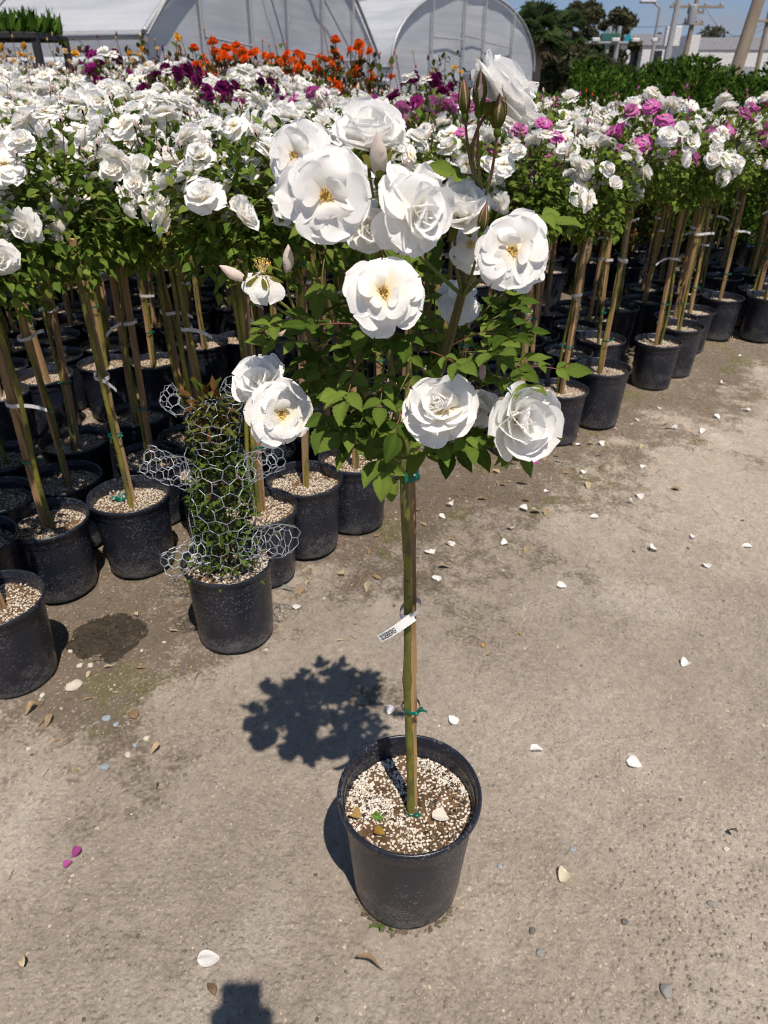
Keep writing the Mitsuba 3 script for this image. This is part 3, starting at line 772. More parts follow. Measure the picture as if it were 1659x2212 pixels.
def compound(pos, d, nrm, L, seed, nl=5, col=None):
    global nleaf
    RL_ = L * (1.9 if nl == 5 else 1.1)
    if any(hides(pos + unit(d) * RL_ * q) for q in (0, .5, 1.0, 1.5)): return
    e = pos + unit(d) * RL_ * 1.45
    if seed < 300 or seed > 340:     # the crown ends raggedly, higher on its left
        if min(e[2], pos[2]) < 1.075 + .35 * max(-.03 - e[0], 0) or e[0] < -.16 or e[0] > .215: return
    r = np.random.default_rng(seed); d = unit(d); nrm = unit(np.asarray(nrm) - d * (np.asarray(nrm) @ d)); side = np.cross(nrm, d)
    key = f'{HERO}__leaf' + (f'_{nleaf:03d}' if nleaf else ''); nleaf += 1
    s = np.linspace(0, 1, 7)[:, None]; RL = L * (1.9 if nl == 5 else 1.1)
    ra = pos + d * RL * s - nrm * RL * .12 * s ** 2
    add(f'{key}__stalk', tube(ra, np.linspace(.0011, .0006, 7), 5, (.12, .12, .03) if seed % 3 else (.17, .07, .04)), 'mat_twig')
    col = np.asarray(LG[seed % 4] if col is None else col)
    spots = [(1.0, 0)] + [(q, sd) for q in ((.86, .5) if nl == 5 else (.75,)) for sd in (-1, 1)]
    for i, (q, sd) in enumerate(spots):
        base = pos + d * RL * q - nrm * RL * .12 * q * q
        a = sd * r.uniform(.75, 1.15)
        dd = unit(d * math.cos(a) + side * math.sin(a) + nrm * r.normal(-.08, .16))
        nn = unit(nrm + r.normal(0, .22, 3)); nn = unit(nn - dd * (nn @ dd))
        LL = L * (1.05 if sd == 0 else .88 - .22 * (q < .6)) * r.uniform(.82, 1.05)
        v, f, c = leaflet(LL, LL * r.uniform(.54, .64), r.uniform(.2, .65), r.uniform(-.05, .35), int(r.integers(999)), 15, .05, col)
        Mx = np.stack([dd, np.cross(nn, dd), nn], 1)
        add(f'{key}__leaflet' + (f'_{i:03d}' if i else ''), (v @ Mx.T + base, f, c), 'mat_leaf')


SEEN = [(850, 935, .80, (-.10, -.35, -.75), 5, .041), (790, 900, .79, (-.5, -.6, -.1), 3, .037), (720, 860, .80, (-.6, -.6, -.35), 5, .032), (780, 760, .80, (-.2, -.8, -.35), 5, .038), (740, 800, .82, (-.3, -.7, -.6), 5, .037),
        (1060, 720, .90, (.75, -.1, .12), 5, .026), (1110, 790, .90, (.9, -.3, .12), 5, .034), (690, 740, .84, (-.95, -.1, .1), 5, .032), (700, 700, .86, (-.9, -.1, .12), 5, .032), (1040, 385, .88, (-.8, -.3, .25), 3, .032),
        (1020, 430, .87, (-.55, -.5, -.35), 3, .030), (1115, 450, .84, (.9, -.2, -.15), 3, .036), (960, 560, .82, (-.3, -.7, .3), 3, .032), (940, 600, .82, (.45, -.7, -.1), 5, .034), (1000, 600, .84, (.3, -.6, .3), 5, .034),
        (980, 690, .82, (.15, -.7, -.55), 3, .040), (900, 700, .80, (-.2, -.7, .2), 5, .030), (870, 745, .80, (.2, -.8, -.1), 5, .030), (930, 760, .80, (.4, -.7, .1), 5, .030), (900, 790, .80, (.1, -.7, -.4), 5, .030),
        (1060, 640, .86, (.5, -.4, .5), 5, .034), (760, 700, .80, (-.7, -.5, .2), 5, .030), (830, 830, .80, (-.05, -.7, -.55), 5, .036), (890, 870, .80, (.2, -.5, -.7), 3, .036), (970, 960, .83, (.3, -.3, -.8), 3, .034),
        (1070, 930, .85, (.1, -.2, -.9), 3, .030), (1090, 870, .86, (.7, -.3, .2), 3, .032), (640, 850, .86, (-.3, -.6, .5), 3, .022), (760, 730, .83, (-.6, -.4, .5), 5, .032), (820, 880, .80, (-.4, -.4, -.8), 5, .036),
        (1000, 560, .86, (.5, -.4, .4), 5, .034), (700, 560, .87, (-.1, -.5, -.8), 3, .036), (1060, 760, .86, (.5, -.6, -.1), 5, .028), (860, 700, .82, (.0, -.8, .3), 5, .032)]
for k, (px, py, Y, d, nl, L) in enumerate(SEEN):
    if d[2] < -.3 and py > 800: py -= 42; d = (d[0], d[1] - .1, d[2] * .65); L *= .9
    compound(at(px, py, Y), d, (rng.normal(0, .25), -.45, 1), L, 300 + k, nl, LG[3] if k in (0, 1, 8, 9, 10, 12) else None)
lr = np.random.default_rng(21)
for bi, pts in enumerate(branches):
    if bi in (8 + 10, 8 + 17 + 4, 8 + 17 + 5, 8 + 17 + 6): continue
    for q in range(3 if bi < 8 else 1):
        t = lr.uniform(.35, .98) if bi < 8 else lr.uniform(.10, .55)
        i = int(t * (len(pts) - 1)); p = pts[i]
        if p[2] > 1.40 or p[2] < 1.03: continue
        out = unit((p - np.array([.03, .93, p[2]])) * [1, 1, 0] + lr.normal(0, .06, 3))
        compound(p, out + lr.normal(0, .45, 3) + [0, -.1, -.05], (0, -.25, 1), lr.uniform(.028, .038), int(lr.integers(5000)), 5)
for k in range(170):        # the dense shaded middle of the crown
    q = lr.normal(0, 1, 3); q = q / np.linalg.norm(q) * lr.uniform(.3, 1.0) ** .5
    p = np.array([.055, .90, 1.20]) + q * [.125, .10, .115]
    compound(p, q * [1, 1, .6] + lr.normal(0, .35, 3), (0, -.2, 1), lr.uniform(.030, .040), int(lr.integers(5000)), 5)

# ------------------------------------------------------------------ what lies on the hero pot's soil
def loose_petal(x, y, z, L, col, seed, mat='mat_petal', tilt=.2):
    r = np.random.default_rng(seed)
    v, f, c = petal(L, L * r.uniform(.38, .5), .1, r.uniform(-.4, .5), r.uniform(.2, .9), .3, seed, 8, 8, .1, col, col, 0)
    v = v - v.mean(0); v[:, 2] -= v[:, 2].min()
    M = frame((r.normal(0, tilt), r.normal(0, tilt), 1), r.uniform(0, 6.28))
    v = v @ M.T; v[:, 2] -= v[:, 2].min()
    return v + [x, y, z + .001], f, c


def put_loose(name, x, y, z, L, col, seed, label, cat, group=None):
    k = fresh(name); add(k, loose_petal(x, y, z, L, col, seed), 'mat_petal_white' if col[1] > .9 * col[0] else 'mat_petal_yellow' if col[2] < col[1] else 'mat_petal_mauve'); tag(k, label, cat, group)


q = onz(952, 1765, .252); put_loose('fallen_petal', q[0], q[1], .252, .034, (.82, .80, .70), 1, 'white petal lying on the soil inside the pot of the lone tree rose', 'petal')
q = onz(770, 1768, .252); put_loose('fallen_petal', q[0], q[1], .252, .030, (.62, .40, .16), 2, 'withered yellow petal on the soil at the pot edge', 'petal')
q = onz(820, 1800, .252); put_loose('fallen_petal', q[0], q[1], .252, .022, (.40, .20, .07), 3, 'small brown withered petal on the soil inside the pot', 'petal')
mb = MB(); q = onz(815, 1762, .256)
for i in range(7):
    v, f, c = leaflet(.013, .006, .2, .2, i, 6, 0, (.12, .26, .04), False)
    mb.put(v @ frame((.2, .1, 1), i * .9).T + [q[0], q[1], .254 + .002 * (i % 3)], f, c)
k = fresh('weed_seedling'); add(k, mb.get(), 'mat_leaf'); tag(k, 'tiny green weed sprouting from the soil in the pot', 'weed')
q = onz(833, 1998); mb = MB()
for i in range(7):
    v, f, c = leaflet(.013, .006, .2, .2, i, 6, 0, (.07, .13, .03), False)
    mb.put(v @ frame((.2, .1, 1), i * .9).T + [q[0] + (i % 4 - 1.5) * .016, q[1] - .004, .004 + .002 * (i % 3)], f, c)
k = fresh('weed_seedling'); add(k, mb.get(), 'mat_leaf'); tag(k, 'small green weed growing at the foot of the lone pot', 'weed')
q = onz(878, 2005); mb = MB()
rr_ = np.random.default_rng(5)
for i in range(80):
    s = stone(rr_.uniform(.002, .006), i, .7, 0); a = rr_.uniform(-2.75, -.55); rad = .113 + abs(rr_.normal(.001, .005))
    mb.put(s[0] + [HX + rad * math.cos(a), HY + rad * math.sin(a), gz(HX, HY) + .002], s[1], np.array([.13, .105, .075]) * rr_.uniform(.6, 1.3))
add('crumbled_soil', mb.get(), 'mat_stone', False); tag('crumbled_soil', 'dark soil crumbs round the foot of the lone pot', 'soil', kind='stuff')

# ------------------------------------------------------------------ the wire-caged plant
WX, WY = -.472, 1.765
CAGE = 'caged_plant'
tag(CAGE, 'small leafy plant inside a figure-shaped chicken-wire cage, in a black pot before the rows', 'caged plant')
add(f'{CAGE}__pot', shift(pot_mesh(72, 1, True, .138, .285, .116), (WX, WY, 0)), 'mat_pot')
add(f'{CAGE}__soil', shift(soil_disc(.123, .262, 9, 40, 9), (WX, WY, 0)), 'mat_soil')
add(f'{CAGE}__perlite', shift(grains(500, .12, .262, 15, (.0015, .0045)), (WX, WY, 0)), 'mat_perlite', False); labels[f'{CAGE}__perlite'] = {'kind': 'stuff'}


def hexwire(p, q, r0, r1, around, rows, seed, rw=.00095, close=False, bulge=0.0, jit=.0055):
    """Chicken wire rolled into a tube from p to q."""
    p, q = np.asarray(p, float), np.asarray(q, float); M = frame(q - p, seed * .7); L = np.linalg.norm(q - p)
    mb = MB(); cache = {}
    def P(a, b):   # a in thirds of a cell round the tube, b rows along
        a = a % (around * 2)
        if (a, b) not in cache:
            t = b / (rows * 3.0)
            rad = (r0 + (r1 - r0) * t) * (1 + bulge * math.sin(PI * min(max(t, 0), 1)))
            if close and t > .72: rad *= math.sqrt(max(1 - ((t - .72) / .30) ** 2, .06))
            ang = 2 * PI * a / (around * 2)
            o = p + M @ np.array([rad * math.cos(ang), rad * math.sin(ang), L * t])
            j = np.array([meshkit.noise(o * 16 + i * 11.3, seed) - .5 for i in range(3)])
            cache[(a, b)] = o + j * jit * 4
        return cache[(a, b)]
    for row in range(rows):
        for a in range(around):
            s = 2 * a + row % 2
            b = row * 3
            A, B, C_, D_ = P(s, b), P(s + 1, b + 1), P(s - 1, b + 1), P(s + 1, b + 3)
            for (x, y, w) in ((A, B, 1), (A, C_, 1), (P(s + 1, b + 1), P(s + 1, b + 3), 1.5)):
                mb.add(tube([x, (x + y) / 2, y], rw * w, 4, .6, False))
    for a in range(around):       # the cut end, closed by a last zigzag
        s = 2 * a + rows % 2; b = rows * 3
        mb.add(tube([P(s, b), P(s + 1, b + 1), P(s + 2, b)], rw, 4, .6, False))
    return mb.get()


def zp(zx, zy, Y): return at((zx / 3.16 + 340) * 1659 / 1920, (zy / 3.16 + 940) * 1659 / 1920, Y)
bt0, bt1, hd1 = np.array([WX, WY, .268]), zp(640, 640, WY), zp(600, 215, WY)
add(f'{CAGE}__wire_body', hexwire(bt0, bt1, .092, .083, 11, 9, 1, bulge=.06), 'mat_wire')
add(f'{CAGE}__wire_head', hexwire(bt1, hd1, .058, .066, 9, 7, 2, close=True, bulge=.16), 'mat_wire')
for k, (a, b, r0, r1, n, rws) in enumerate(((zp(450, 800, WY - .03), zp(70, 650, WY - .05), .040, .040, 7, 6), (zp(850, 760, WY), zp(1120, 650, WY), .042, .040, 7, 5))):
    add(f'{CAGE}__wire_arm' + (f'_{k:03d}' if k else ''), hexwire(a, b, r0, r1, n, rws, 3 + k), 'mat_wire')
for k, (a, b, r0, r1, n, rws) in enumerate(((zp(520, 1370, WY - .06), zp(270, 1500, WY - .13), .045, .038, 7, 5), (zp(860, 1320, WY - .04), zp(1210, 1290, WY - .10), .048, .040, 7, 6))):
    add(f'{CAGE}__wire_leg' + (f'_{k:03d}' if k else ''), hexwire(a, b, r0, r1, n, rws, 6 + k), 'mat_wire')
for k, (a, b) in enumerate(((zp(400, 260, WY), zp(240, 120, WY)), (zp(740, 240, WY), zp(800, 110, WY)))):
    add(f'{CAGE}__wire_ear' + (f'_{k:03d}' if k else ''), hexwire(a, b, .030, .034, 6, 3, 9 + k, jit=.008), 'mat_wire')
fr = np.random.default_rng(31); mb = MB(); tw_ = MB()
for k in range(1350):
    z = fr.uniform(0, 1); c0 = bt0 + (hd1 - bt0) * z
    rad = (.085 if z < .58 else .060) * math.sqrt(fr.uniform(.1, 1)); a = fr.uniform(0, 2 * PI)
    p = c0 + [rad * math.cos(a), rad * math.sin(a), fr.normal(0, .008)]
    if z < .12 and k % 2: p = p + unit([fr.normal(), fr.normal() - .3, 0]) * fr.uniform(0, .10)
    col = np.array([.075, .120, .030]) if z < .8 else np.array([.11, .125, .035])
    if fr.uniform() < (.05 if z < .88 else .30): col = np.array([.13, .05, .03])
    v, f, c = leaflet(fr.uniform(.014, .030) * (1.2 if z > .85 else 1), fr.uniform(.008, .014), .3, .2, k, 6, 0, col * fr.uniform(.7, 1.4), False)
    d = unit(np.array([math.cos(a), math.sin(a), fr.normal(.3, .5)])); nn = unit(np.array([fr.normal(0, .4), fr.normal(-.2, .4), 1])); nn = unit(nn - d * (d @ nn))
    mb.put(v @ np.stack([d, np.cross(nn, d), nn], 1).T + p, f, c)
for (zx, zy, d) in ((430, 110, (-.8, -.3, .6)), (560, 90, (.1, -.2, 1)), (740, 95, (.9, -.3, .35)), (620, 60, (.3, .1, 1)), (500, 60, (-.4, 0, 1)), (690, 150, (.6, -.5, .4)), (540, 200, (-.2, -.8, .4)), (650, 110, (.2, -.4, .8))):
    for i in range(3):
        v, f, c = leaflet(.042, .017, .4, .15, i, 8, 0, (.085, .11, .032) if i else (.14, .06, .03), False)
        d2 = unit(np.array(d) + fr.normal(0, .25, 3)); nn = unit(np.array([0, -.3, 1]) - d2 * (d2 @ np.array([0, -.3, 1])))
        mb.put(v @ np.stack([d2, np.cross(nn, d2), nn], 1).T + zp(zx, zy + 60, WY), f, c)
add(f'{CAGE}__foliage', mb.get(), 'mat_leaf'); labels[f'{CAGE}__foliage'] = {'kind': 'stuff'}
for k in range(5):
    a = k * 1.3; tp = hd1 + [.02 * math.cos(a), .02 * math.sin(a), .03 * (k % 2)]
    add(f'{CAGE}__stem' + (f'_{k:03d}' if k else ''), tube(bez(bt0 + [.03 * math.cos(a), .03 * math.sin(a), 0], bt1 + [.05 * math.cos(a), .05 * math.sin(a), 0], tp, 9), .0022, 5, (.09, .05, .035)), 'mat_twig')

# ------------------------------------------------------------------ field tree roses: prototypes as shapegroups
MAUVE, PINK, PURPLE = np.array([.56, .17, .46]), np.array([.62, .10, .38]), np.array([.145, .012, .095])
ORANGE, YELLOW, CREAMY = np.array([.80, .12, .015]), np.array([.80, .50, .06]), np.array([.78, .62, .34])


def blossom(kind, R, seed, col, base, creamy, streak=0):
    mb = MB()
    for p in flower_petals(kind, R, seed, False, col, base, creamy, streak): mb.add(p)
    if kind in ('open', 'flat'):
        for i in range(12):
            a = i * 2.4; q = R * .16 * math.sqrt(i / 12 + .1)
            mb.put(OCTA * R * .045 + [math.cos(a) * q, math.sin(a) * q, R * .16], OCTF, (.66, .40, .06))
    return mb.get()


FLOWERS = {'white': [blossom(k, .045 * s, 500 + i, WHITE, CREAM, cr) for i, (k, s, cr) in enumerate((('open', 1, .5), ('open', 1.08, .35), ('semi', .95, .55), ('cup', .9, .4), ('full', 1, .3), ('open', .92, .6), ('cup', .8, .3), ('semi', 1.05, .45)))],
           'mauve': [blossom(k, .042 * s, 540 + i, c, (.78, .6, .66), .5, st) for i, (k, s, c, st) in enumerate((('full', 1, MAUVE, .35), ('open', 1, PINK, .2), ('full', .9, MAUVE * 1.1, .6), ('cup', .9, PINK, .1)))],
           'purple': [blossom(k, .042 * s, 560 + i, c, PURPLE, .1) for i, (k, s, c) in enumerate((('full', 1, PURPLE), ('open', 1.05, PURPLE * [1.5, 1.2, 1.4]), ('full', .9, PURPLE * 1.3)))],
           'orange': [blossom(k, .044 * s, 580 + i, c, YELLOW, .15) for i, (k, s, c) in enumerate((('semi', 1, ORANGE), ('full', 1, ORANGE * [1, 1.35, 1]), ('semi', .85, ORANGE * [1, .8, 1])))],
           'yellow': [blossom(k, .040 * s, 600 + i, c, YELLOW, .2) for i, (k, s, c) in enumerate((('semi', 1, YELLOW), ('cup', 1, CREAMY), ('full', .9, CREAMY)))]}
BUDS = {c: bud(.026, 60 + i, tip, low, shut=(i == 0 and False)) for i, (c, tip, low) in enumerate((('white', (.78, .58, .52), (.75, .70, .50)), ('mauve', PINK, MAUVE), ('purple', PURPLE, PURPLE), ('orange', ORANGE, ORANGE * [1, .7, 1]), ('yellow', YELLOW, CREAMY)))}


POOL = {}


def lf(L, W, fold, droop, k, n, serr, col, fine=False):
    """A leaflet drawn from a small pool of shapes, scaled and coloured."""
    key = (round(W / L * 12), round(fold * 10), round(droop * 10), n, k % 5)
    if key not in POOL: POOL[key] = leaflet(1.0, key[0] / 12, key[1] / 10, key[2] / 10, k % 5, n, 0, (1, 1, 1), False)
    v, f, c = POOL[key]
    return v * L, f, np.ones((len(v), 3)) * np.asarray(col)


def leaf_cloud(n, centre, rad, seed, L=(.026, .042), cols=((.095, .150, .018), (.068, .118, .016), (.130, .185, .022), (.155, .195, .028)), low=.35, facing=True):
    r = np.random.default_rng(seed); mb = MB()
    for k in range(n):
        q = unit(r.normal(size=3)); q[2] = q[2] * .9; rho = r.uniform(low, 1.05) ** .6
        wob = 1 + .14 * (math.sin(q[0] * 4 + seed) + math.sin(q[1] * 5 + seed * 2) + math.sin(q[2] * 4 + seed))
        p = np.asarray(centre) + q * np.asarray(rad) * rho * wob
        l = r.uniform(*L); v, f, c = lf(l, l * .62, .35, .25, k, 5, 0, np.array(cols[r.integers(len(cols))]) * r.uniform(.9, 1.45), False)
        d = unit(q + r.normal(0, .6, 3)); nn = np.array([r.normal(0, .35), r.normal(0, .35), 1]) + q * .4; nn = unit(nn - d * (nn @ d))
        mb.put(v @ np.stack([d, np.cross(nn, d), nn], 1).T + p, f, c)
    return mb.get()


def head(color, n, seed, centre=(0, 0, 1.245), rad=(.19, .19, .165), up_only=.0, extra=None):
    """[(mesh)] flowers and buds of one crown, with their short stalks."""
    r = np.random.default_rng(seed); fl, tw = [], MB(); pos = []
    tries = 0
    while len(pos) < n and tries < 4000:
        tries += 1
        q = unit(r.normal(size=3)); q[2] = abs(q[2]) * .9 if r.uniform() < .78 else q[2] * .7
        if q[2] < up_only: continue
        p = np.asarray(centre) + unit(q) * np.asarray(rad) * r.uniform(.92, 1.22)
        if any(np.linalg.norm(p - o) < .048 for o in pos): continue
        pos.append(p)
        col = color if extra is None or r.uniform() > (.20 if color == 'purple' else .45 if color != 'white' else 0) else extra
        o = FLOWERS[col][r.integers(len(FLOWERS[col]))]
        ax = unit(unit(q) + [0, 0, .35] + r.normal(0, .35, 3)); s = r.uniform(.8, 1.12); M = frame(ax, r.uniform(0, 6.28))
        fl.append(((o[0] * s) @ M.T + p, o[1], o[2], col))
        tw.add(tube(bez(np.asarray(centre) + (p - centre) * .35, p - ax * .05, p - ax * .008, 5), .0016, 4, (.12, .10, .035), False))
    bds = []
    for k in range(max(3, n // 4)):
        q = unit(r.normal(size=3)); q[2] = abs(q[2]) + .3
        p = np.asarray(centre) + unit(q) * np.asarray(rad) * r.uniform(1.15, 1.5); ax = unit(unit(q) * .4 + [0, 0, 1] + r.normal(0, .15, 3)); M = frame(ax)
        b1, b2 = BUDS[color]; s = r.uniform(.8, 1.2); tw.add(b2, M, p, s); bds.append(((b1[0] * s) @ M.T + p, b1[1], b1[2], 'blush' if color == 'white' else color))
        tw.add(tube(bez(np.asarray(centre) + (p - centre) * .45, p - ax * .07, p - ax * .003, 6), .0012, 4, (.15, .075, .04), False))
    return fl, bds, tw.get()


def stake_mesh(x, y, z0, z1, w, lean, yaw):
    a, b = np.array([x, y, z0]), np.array([x + lean[0], y + lean[1], z1])
    mb = MB(); c, s = math.cos(yaw), math.sin(yaw)
    sec = np.array([[-1, -1, 0], [1, -1, 0], [1, 1, 0], [-1, 1, 0]]) * w / 2 @ np.array([[c, s, 0], [-s, c, 0], [0, 0, 1]])
    V = np.vstack([a + (b - a) * k + sec for k in np.linspace(0, 1, 5)])
    i, j = np.meshgrid(np.arange(4), np.arange(4), indexing='ij')
    mb.put(V, np.stack([i * 4 + j, i * 4 + (j + 1) % 4, (i + 1) * 4 + (j + 1) % 4, (i + 1) * 4 + j], -1).reshape(-1, 4)); mb.put(V[-4:], [[0, 1, 2, 3]])
    return mb.get()


def ribbon(pts, wv):
    pts = np.asarray(pts); n = len(pts); V = np.stack([pts - wv, pts + wv], 1).reshape(-1, 3); i = np.arange(n - 1)
    return V, np.vstack([np.stack([i * 2, i * 2 + 1, i * 2 + 3], 1), np.stack([i * 2, i * 2 + 3, i * 2 + 2], 1)]), np.ones((2 * n, 3)) * .5


POTM = [pot_mesh(36, 2, True, .140, .290, .113), pot_mesh(36, 4, False, .134, .280, .110)]
parts_of = {}


def proto(name, color, seed, near, nfl, nleaf_, extra=None, ztop=1.07):
    r = np.random.default_rng(seed)
    g = {'type': 'shapegroup'}
    g['pot'] = ply(POTM[seed % 2], 'mat_pot'); g['soil'] = ply(soil_disc(.128 if seed % 2 == 0 else .122, .245, seed, 24, 6), 'mat_soil')
    if near: g['perlite'] = ply(grains(220, .118, .247, seed, (.002, .005), None, 'octa'), 'mat_perlite', False)
    lean = r.normal(0, .028, 2)
    g['stake'] = ply(stake_mesh(.010, .012, .2, ztop + .06, r.uniform(.016, .021), lean, r.uniform(0, 1.5)), 'mat_wood', False)
    for k in range(1 + seed % 2):
        a = r.uniform(0, 6.28); o = np.array([.017 * math.cos(a), .017 * math.sin(a), 0])
        pts = [np.array([lean[0] * t, lean[1] * t, .2 + (ztop - .18) * t]) + o * (1 + .5 * math.sin(t * 9 + seed)) for t in np.linspace(0, 1, 10)]
        g['cane' + (f'_{k:03d}' if k else '')] = ply(tube(pts, r.uniform(.0065, .0085), 7), 'mat_cane')
    for k, z in enumerate((.50 + r.uniform(-.10, .14), ztop - .03)):
        t = (z - .2) / (ztop - .18)
        g['tie' + (f'_{k:03d}' if k else '')] = ply(tie_ring(np.array([lean[0] * t + .005, lean[1] * t + .006, z]), .022, .022, .008, [(.02 * math.cos(k + seed), .02 * math.sin(k + seed), .004)] if near else [], seed), 'mat_tie')
    z = r.uniform(.62, .92); t = (z - .2) / (ztop - .18); c0 = np.array([lean[0] * t + .005, lean[1] * t + .006, z]); a = r.uniform(0, 6.28)
    ring = [c0 + [.024 * math.cos(b), .024 * math.sin(b), .004 * math.sin(b)] for b in np.linspace(a, a + 5.9, 14)]
    d = np.array([math.cos(a + 1.2), math.sin(a + 1.2), 0]); sag = r.uniform(-1, 5); tail = [ring[-1] + d * l + np.array([0, 0, .006 * math.sin(l * 16) - l * l * sag]) for l in np.linspace(.004, .09, 9)]
    g['tag'] = ply(ribbon(ring + tail, np.array([0, 0, .0062])), 'mat_tag')
    cen = (lean[0], lean[1], ztop + (.125 if near else .15)); rad = r.uniform(.18, .225), r.uniform(.18, .225), r.uniform(.185, .225) if near else r.uniform(.155, .19)
    g['foliage'] = ply(leaf_cloud(nleaf_, cen, rad, seed), 'mat_leaf')
    fl, bds, tw = head(color, nfl, seed + 1, cen, rad, extra=extra)
    g['twigs'] = ply(tw, 'mat_twig')
    if near:
        for k, o in enumerate(fl): g['flower' + (f'_{k:03d}' if k else '')] = ply(o[:3], 'mat_petal_' + o[3])
        for k, o in enumerate(bds): g['bud' + (f'_{k:03d}' if k else '')] = ply(o[:3], 'mat_petal_' + o[3])
    else:
        for i, c in enumerate(sorted({o[3] for o in fl + bds}, key=lambda c: c != color)):
            mb = MB()
            for o in fl + bds:
                if o[3] == c: mb.add(o[:3])
            g['blossom' + (f'_{i:03d}' if i else '')] = ply(mb.get(), 'mat_petal_' + c)
    scene[name] = g
    parts_of[name] = near


for k in range(7): proto(f'near_white_{k}', 'white', 40 + k, True, 20 + k % 4 * 2, 860)
for k in range(2): proto(f'near_mauve_{k}', 'mauve', 50 + k, True, 22, 720, 'white')
for k in range(6): proto(f'far_white_{k}', 'white', 60 + k, False, 24 + k % 3 * 4, 380, ztop=1.06)
for k in range(2): proto(f'far_purple_{k}', 'purple', 70 + k, False, 20, 300, 'white', ztop=1.07)
for k in range(2): proto(f'far_mauve_{k}', 'mauve', 74 + k, False, 22, 300, 'white', ztop=1.06)

# named front pots (rim centre in the view) and the block behind them
FRONT = [((-21, 1285), 'nearest pot, cut off by the frame'), ((95, 1110), 'nearest whole pot, beside the dark soil patch'), ((278, 1065), 'pot with green tape lying on its soil'), ((558, 1085), 'pot right behind the wire-caged plant'),
         ((657, 1030), 'first pot to the right behind the wire-caged plant'), ((765, 985), 'pot just left of the lone stem'), ((1125, 850), 'pot half hidden by the lone rose, first beyond it'), ((1213, 825), 'front pot second to the right of the lone rose'),
         ((1303, 795), 'front pot with mud-splashed foot and several stakes'), ((1425, 725), 'front pot with a tuft of grass at its foot'), ((1470, 703), 'last front pot before the gap in the row'), ((1563, 637), 'first pot beyond the gap in the row'), ((1660, 640), 'pot beyond the gap cut off by the frame edge')]
spots = []
for (px, py), lab in FRONT:
    q = onz(px, py, .29); spots.append((q[0], q[1], 0, lab))
fr2 = np.random.default_rng(77)
for row in range(1, 17):
    nrm = row * .290 + (.50 if row >= 4 else 0) + (.25 if row >= 9 else 0)
    for s in np.arange(-4.0, 10.5, .275):
        q = EDGE_A + EDGE_D * (s + .137 * (row % 2)) + EN * (nrm + .06) + fr2.normal(0, .03, 2)
        dep = q[1] * math.cos(PITCH) + .3
        if q[1] < 1.5 or abs(q[0]) > .60 * dep + .55 or q[1] > 8.2: continue
        if q[0] > 2.3 and q[1] > 4.9 + (q[0] - 2.3) * .30 and q[1] > 6.1: continue
        if any((q[0] - x) ** 2 + (q[1] - y) ** 2 < .047 for x, y, _, _ in spots): continue
        if (q[0] - WX) ** 2 + (q[1] - WY) ** 2 < .10: continue
        spots.append((q[0], q[1], row, None))
spots.sort(key=lambda t: (t[2], t[0]))
spots = spots[:13] + sorted(spots[13:], key=lambda t: t[2] * 100 + t[0] if t[2] <= 3 else 1000 + t[0] ** 2 + t[1] ** 2)
print('field trees', len(spots))
COLOURED = {}
for want, pts in (('purple', [(350, 185, 4.9), (385, 195, 4.6), (400, 170, 5.3), (150, 150, 6.0), (280, 155, 6.0), (370, 160, 6.0), (895, 225, 4.9), (960, 205, 5.6), (500, 245, 4.6)]),
                  ('mauve', [(670, 235, 4.7), (895, 260, 4.4), (950, 240, 5.0), (1060, 290, 4.1), (1110, 275, 4.6), (1180, 260, 5.0), (1330, 280, 4.5), (1410, 268, 5.2), (1000, 320, 3.9), (1615, 275, 5.9), (1650, 320, 5.6), (1430, 330, 4.4), (1105, 430, 3.5)])):
    for (px, py, Y) in pts:
        q = at(px, py, Y); o = sorted((k for k in range(len(spots)) if k not in COLOURED), key=lambda k: (spots[k][0] - q[0]) ** 2 + (spots[k][1] - q[1]) ** 2)[0]; COLOURED[o] = want
ORD = 'front second third fourth fifth sixth seventh eighth ninth tenth eleventh twelfth thirteenth fourteenth fifteenth sixteenth seventeenth eighteenth nineteenth twentieth'.split(); ORD += ['twenty-' + o for o in 'first second third fourth fifth sixth seventh eighth ninth'.split()] + ['thirtieth']; ORD1 = ['first'] + ORD[1:]; cnt = {}
ng = 0
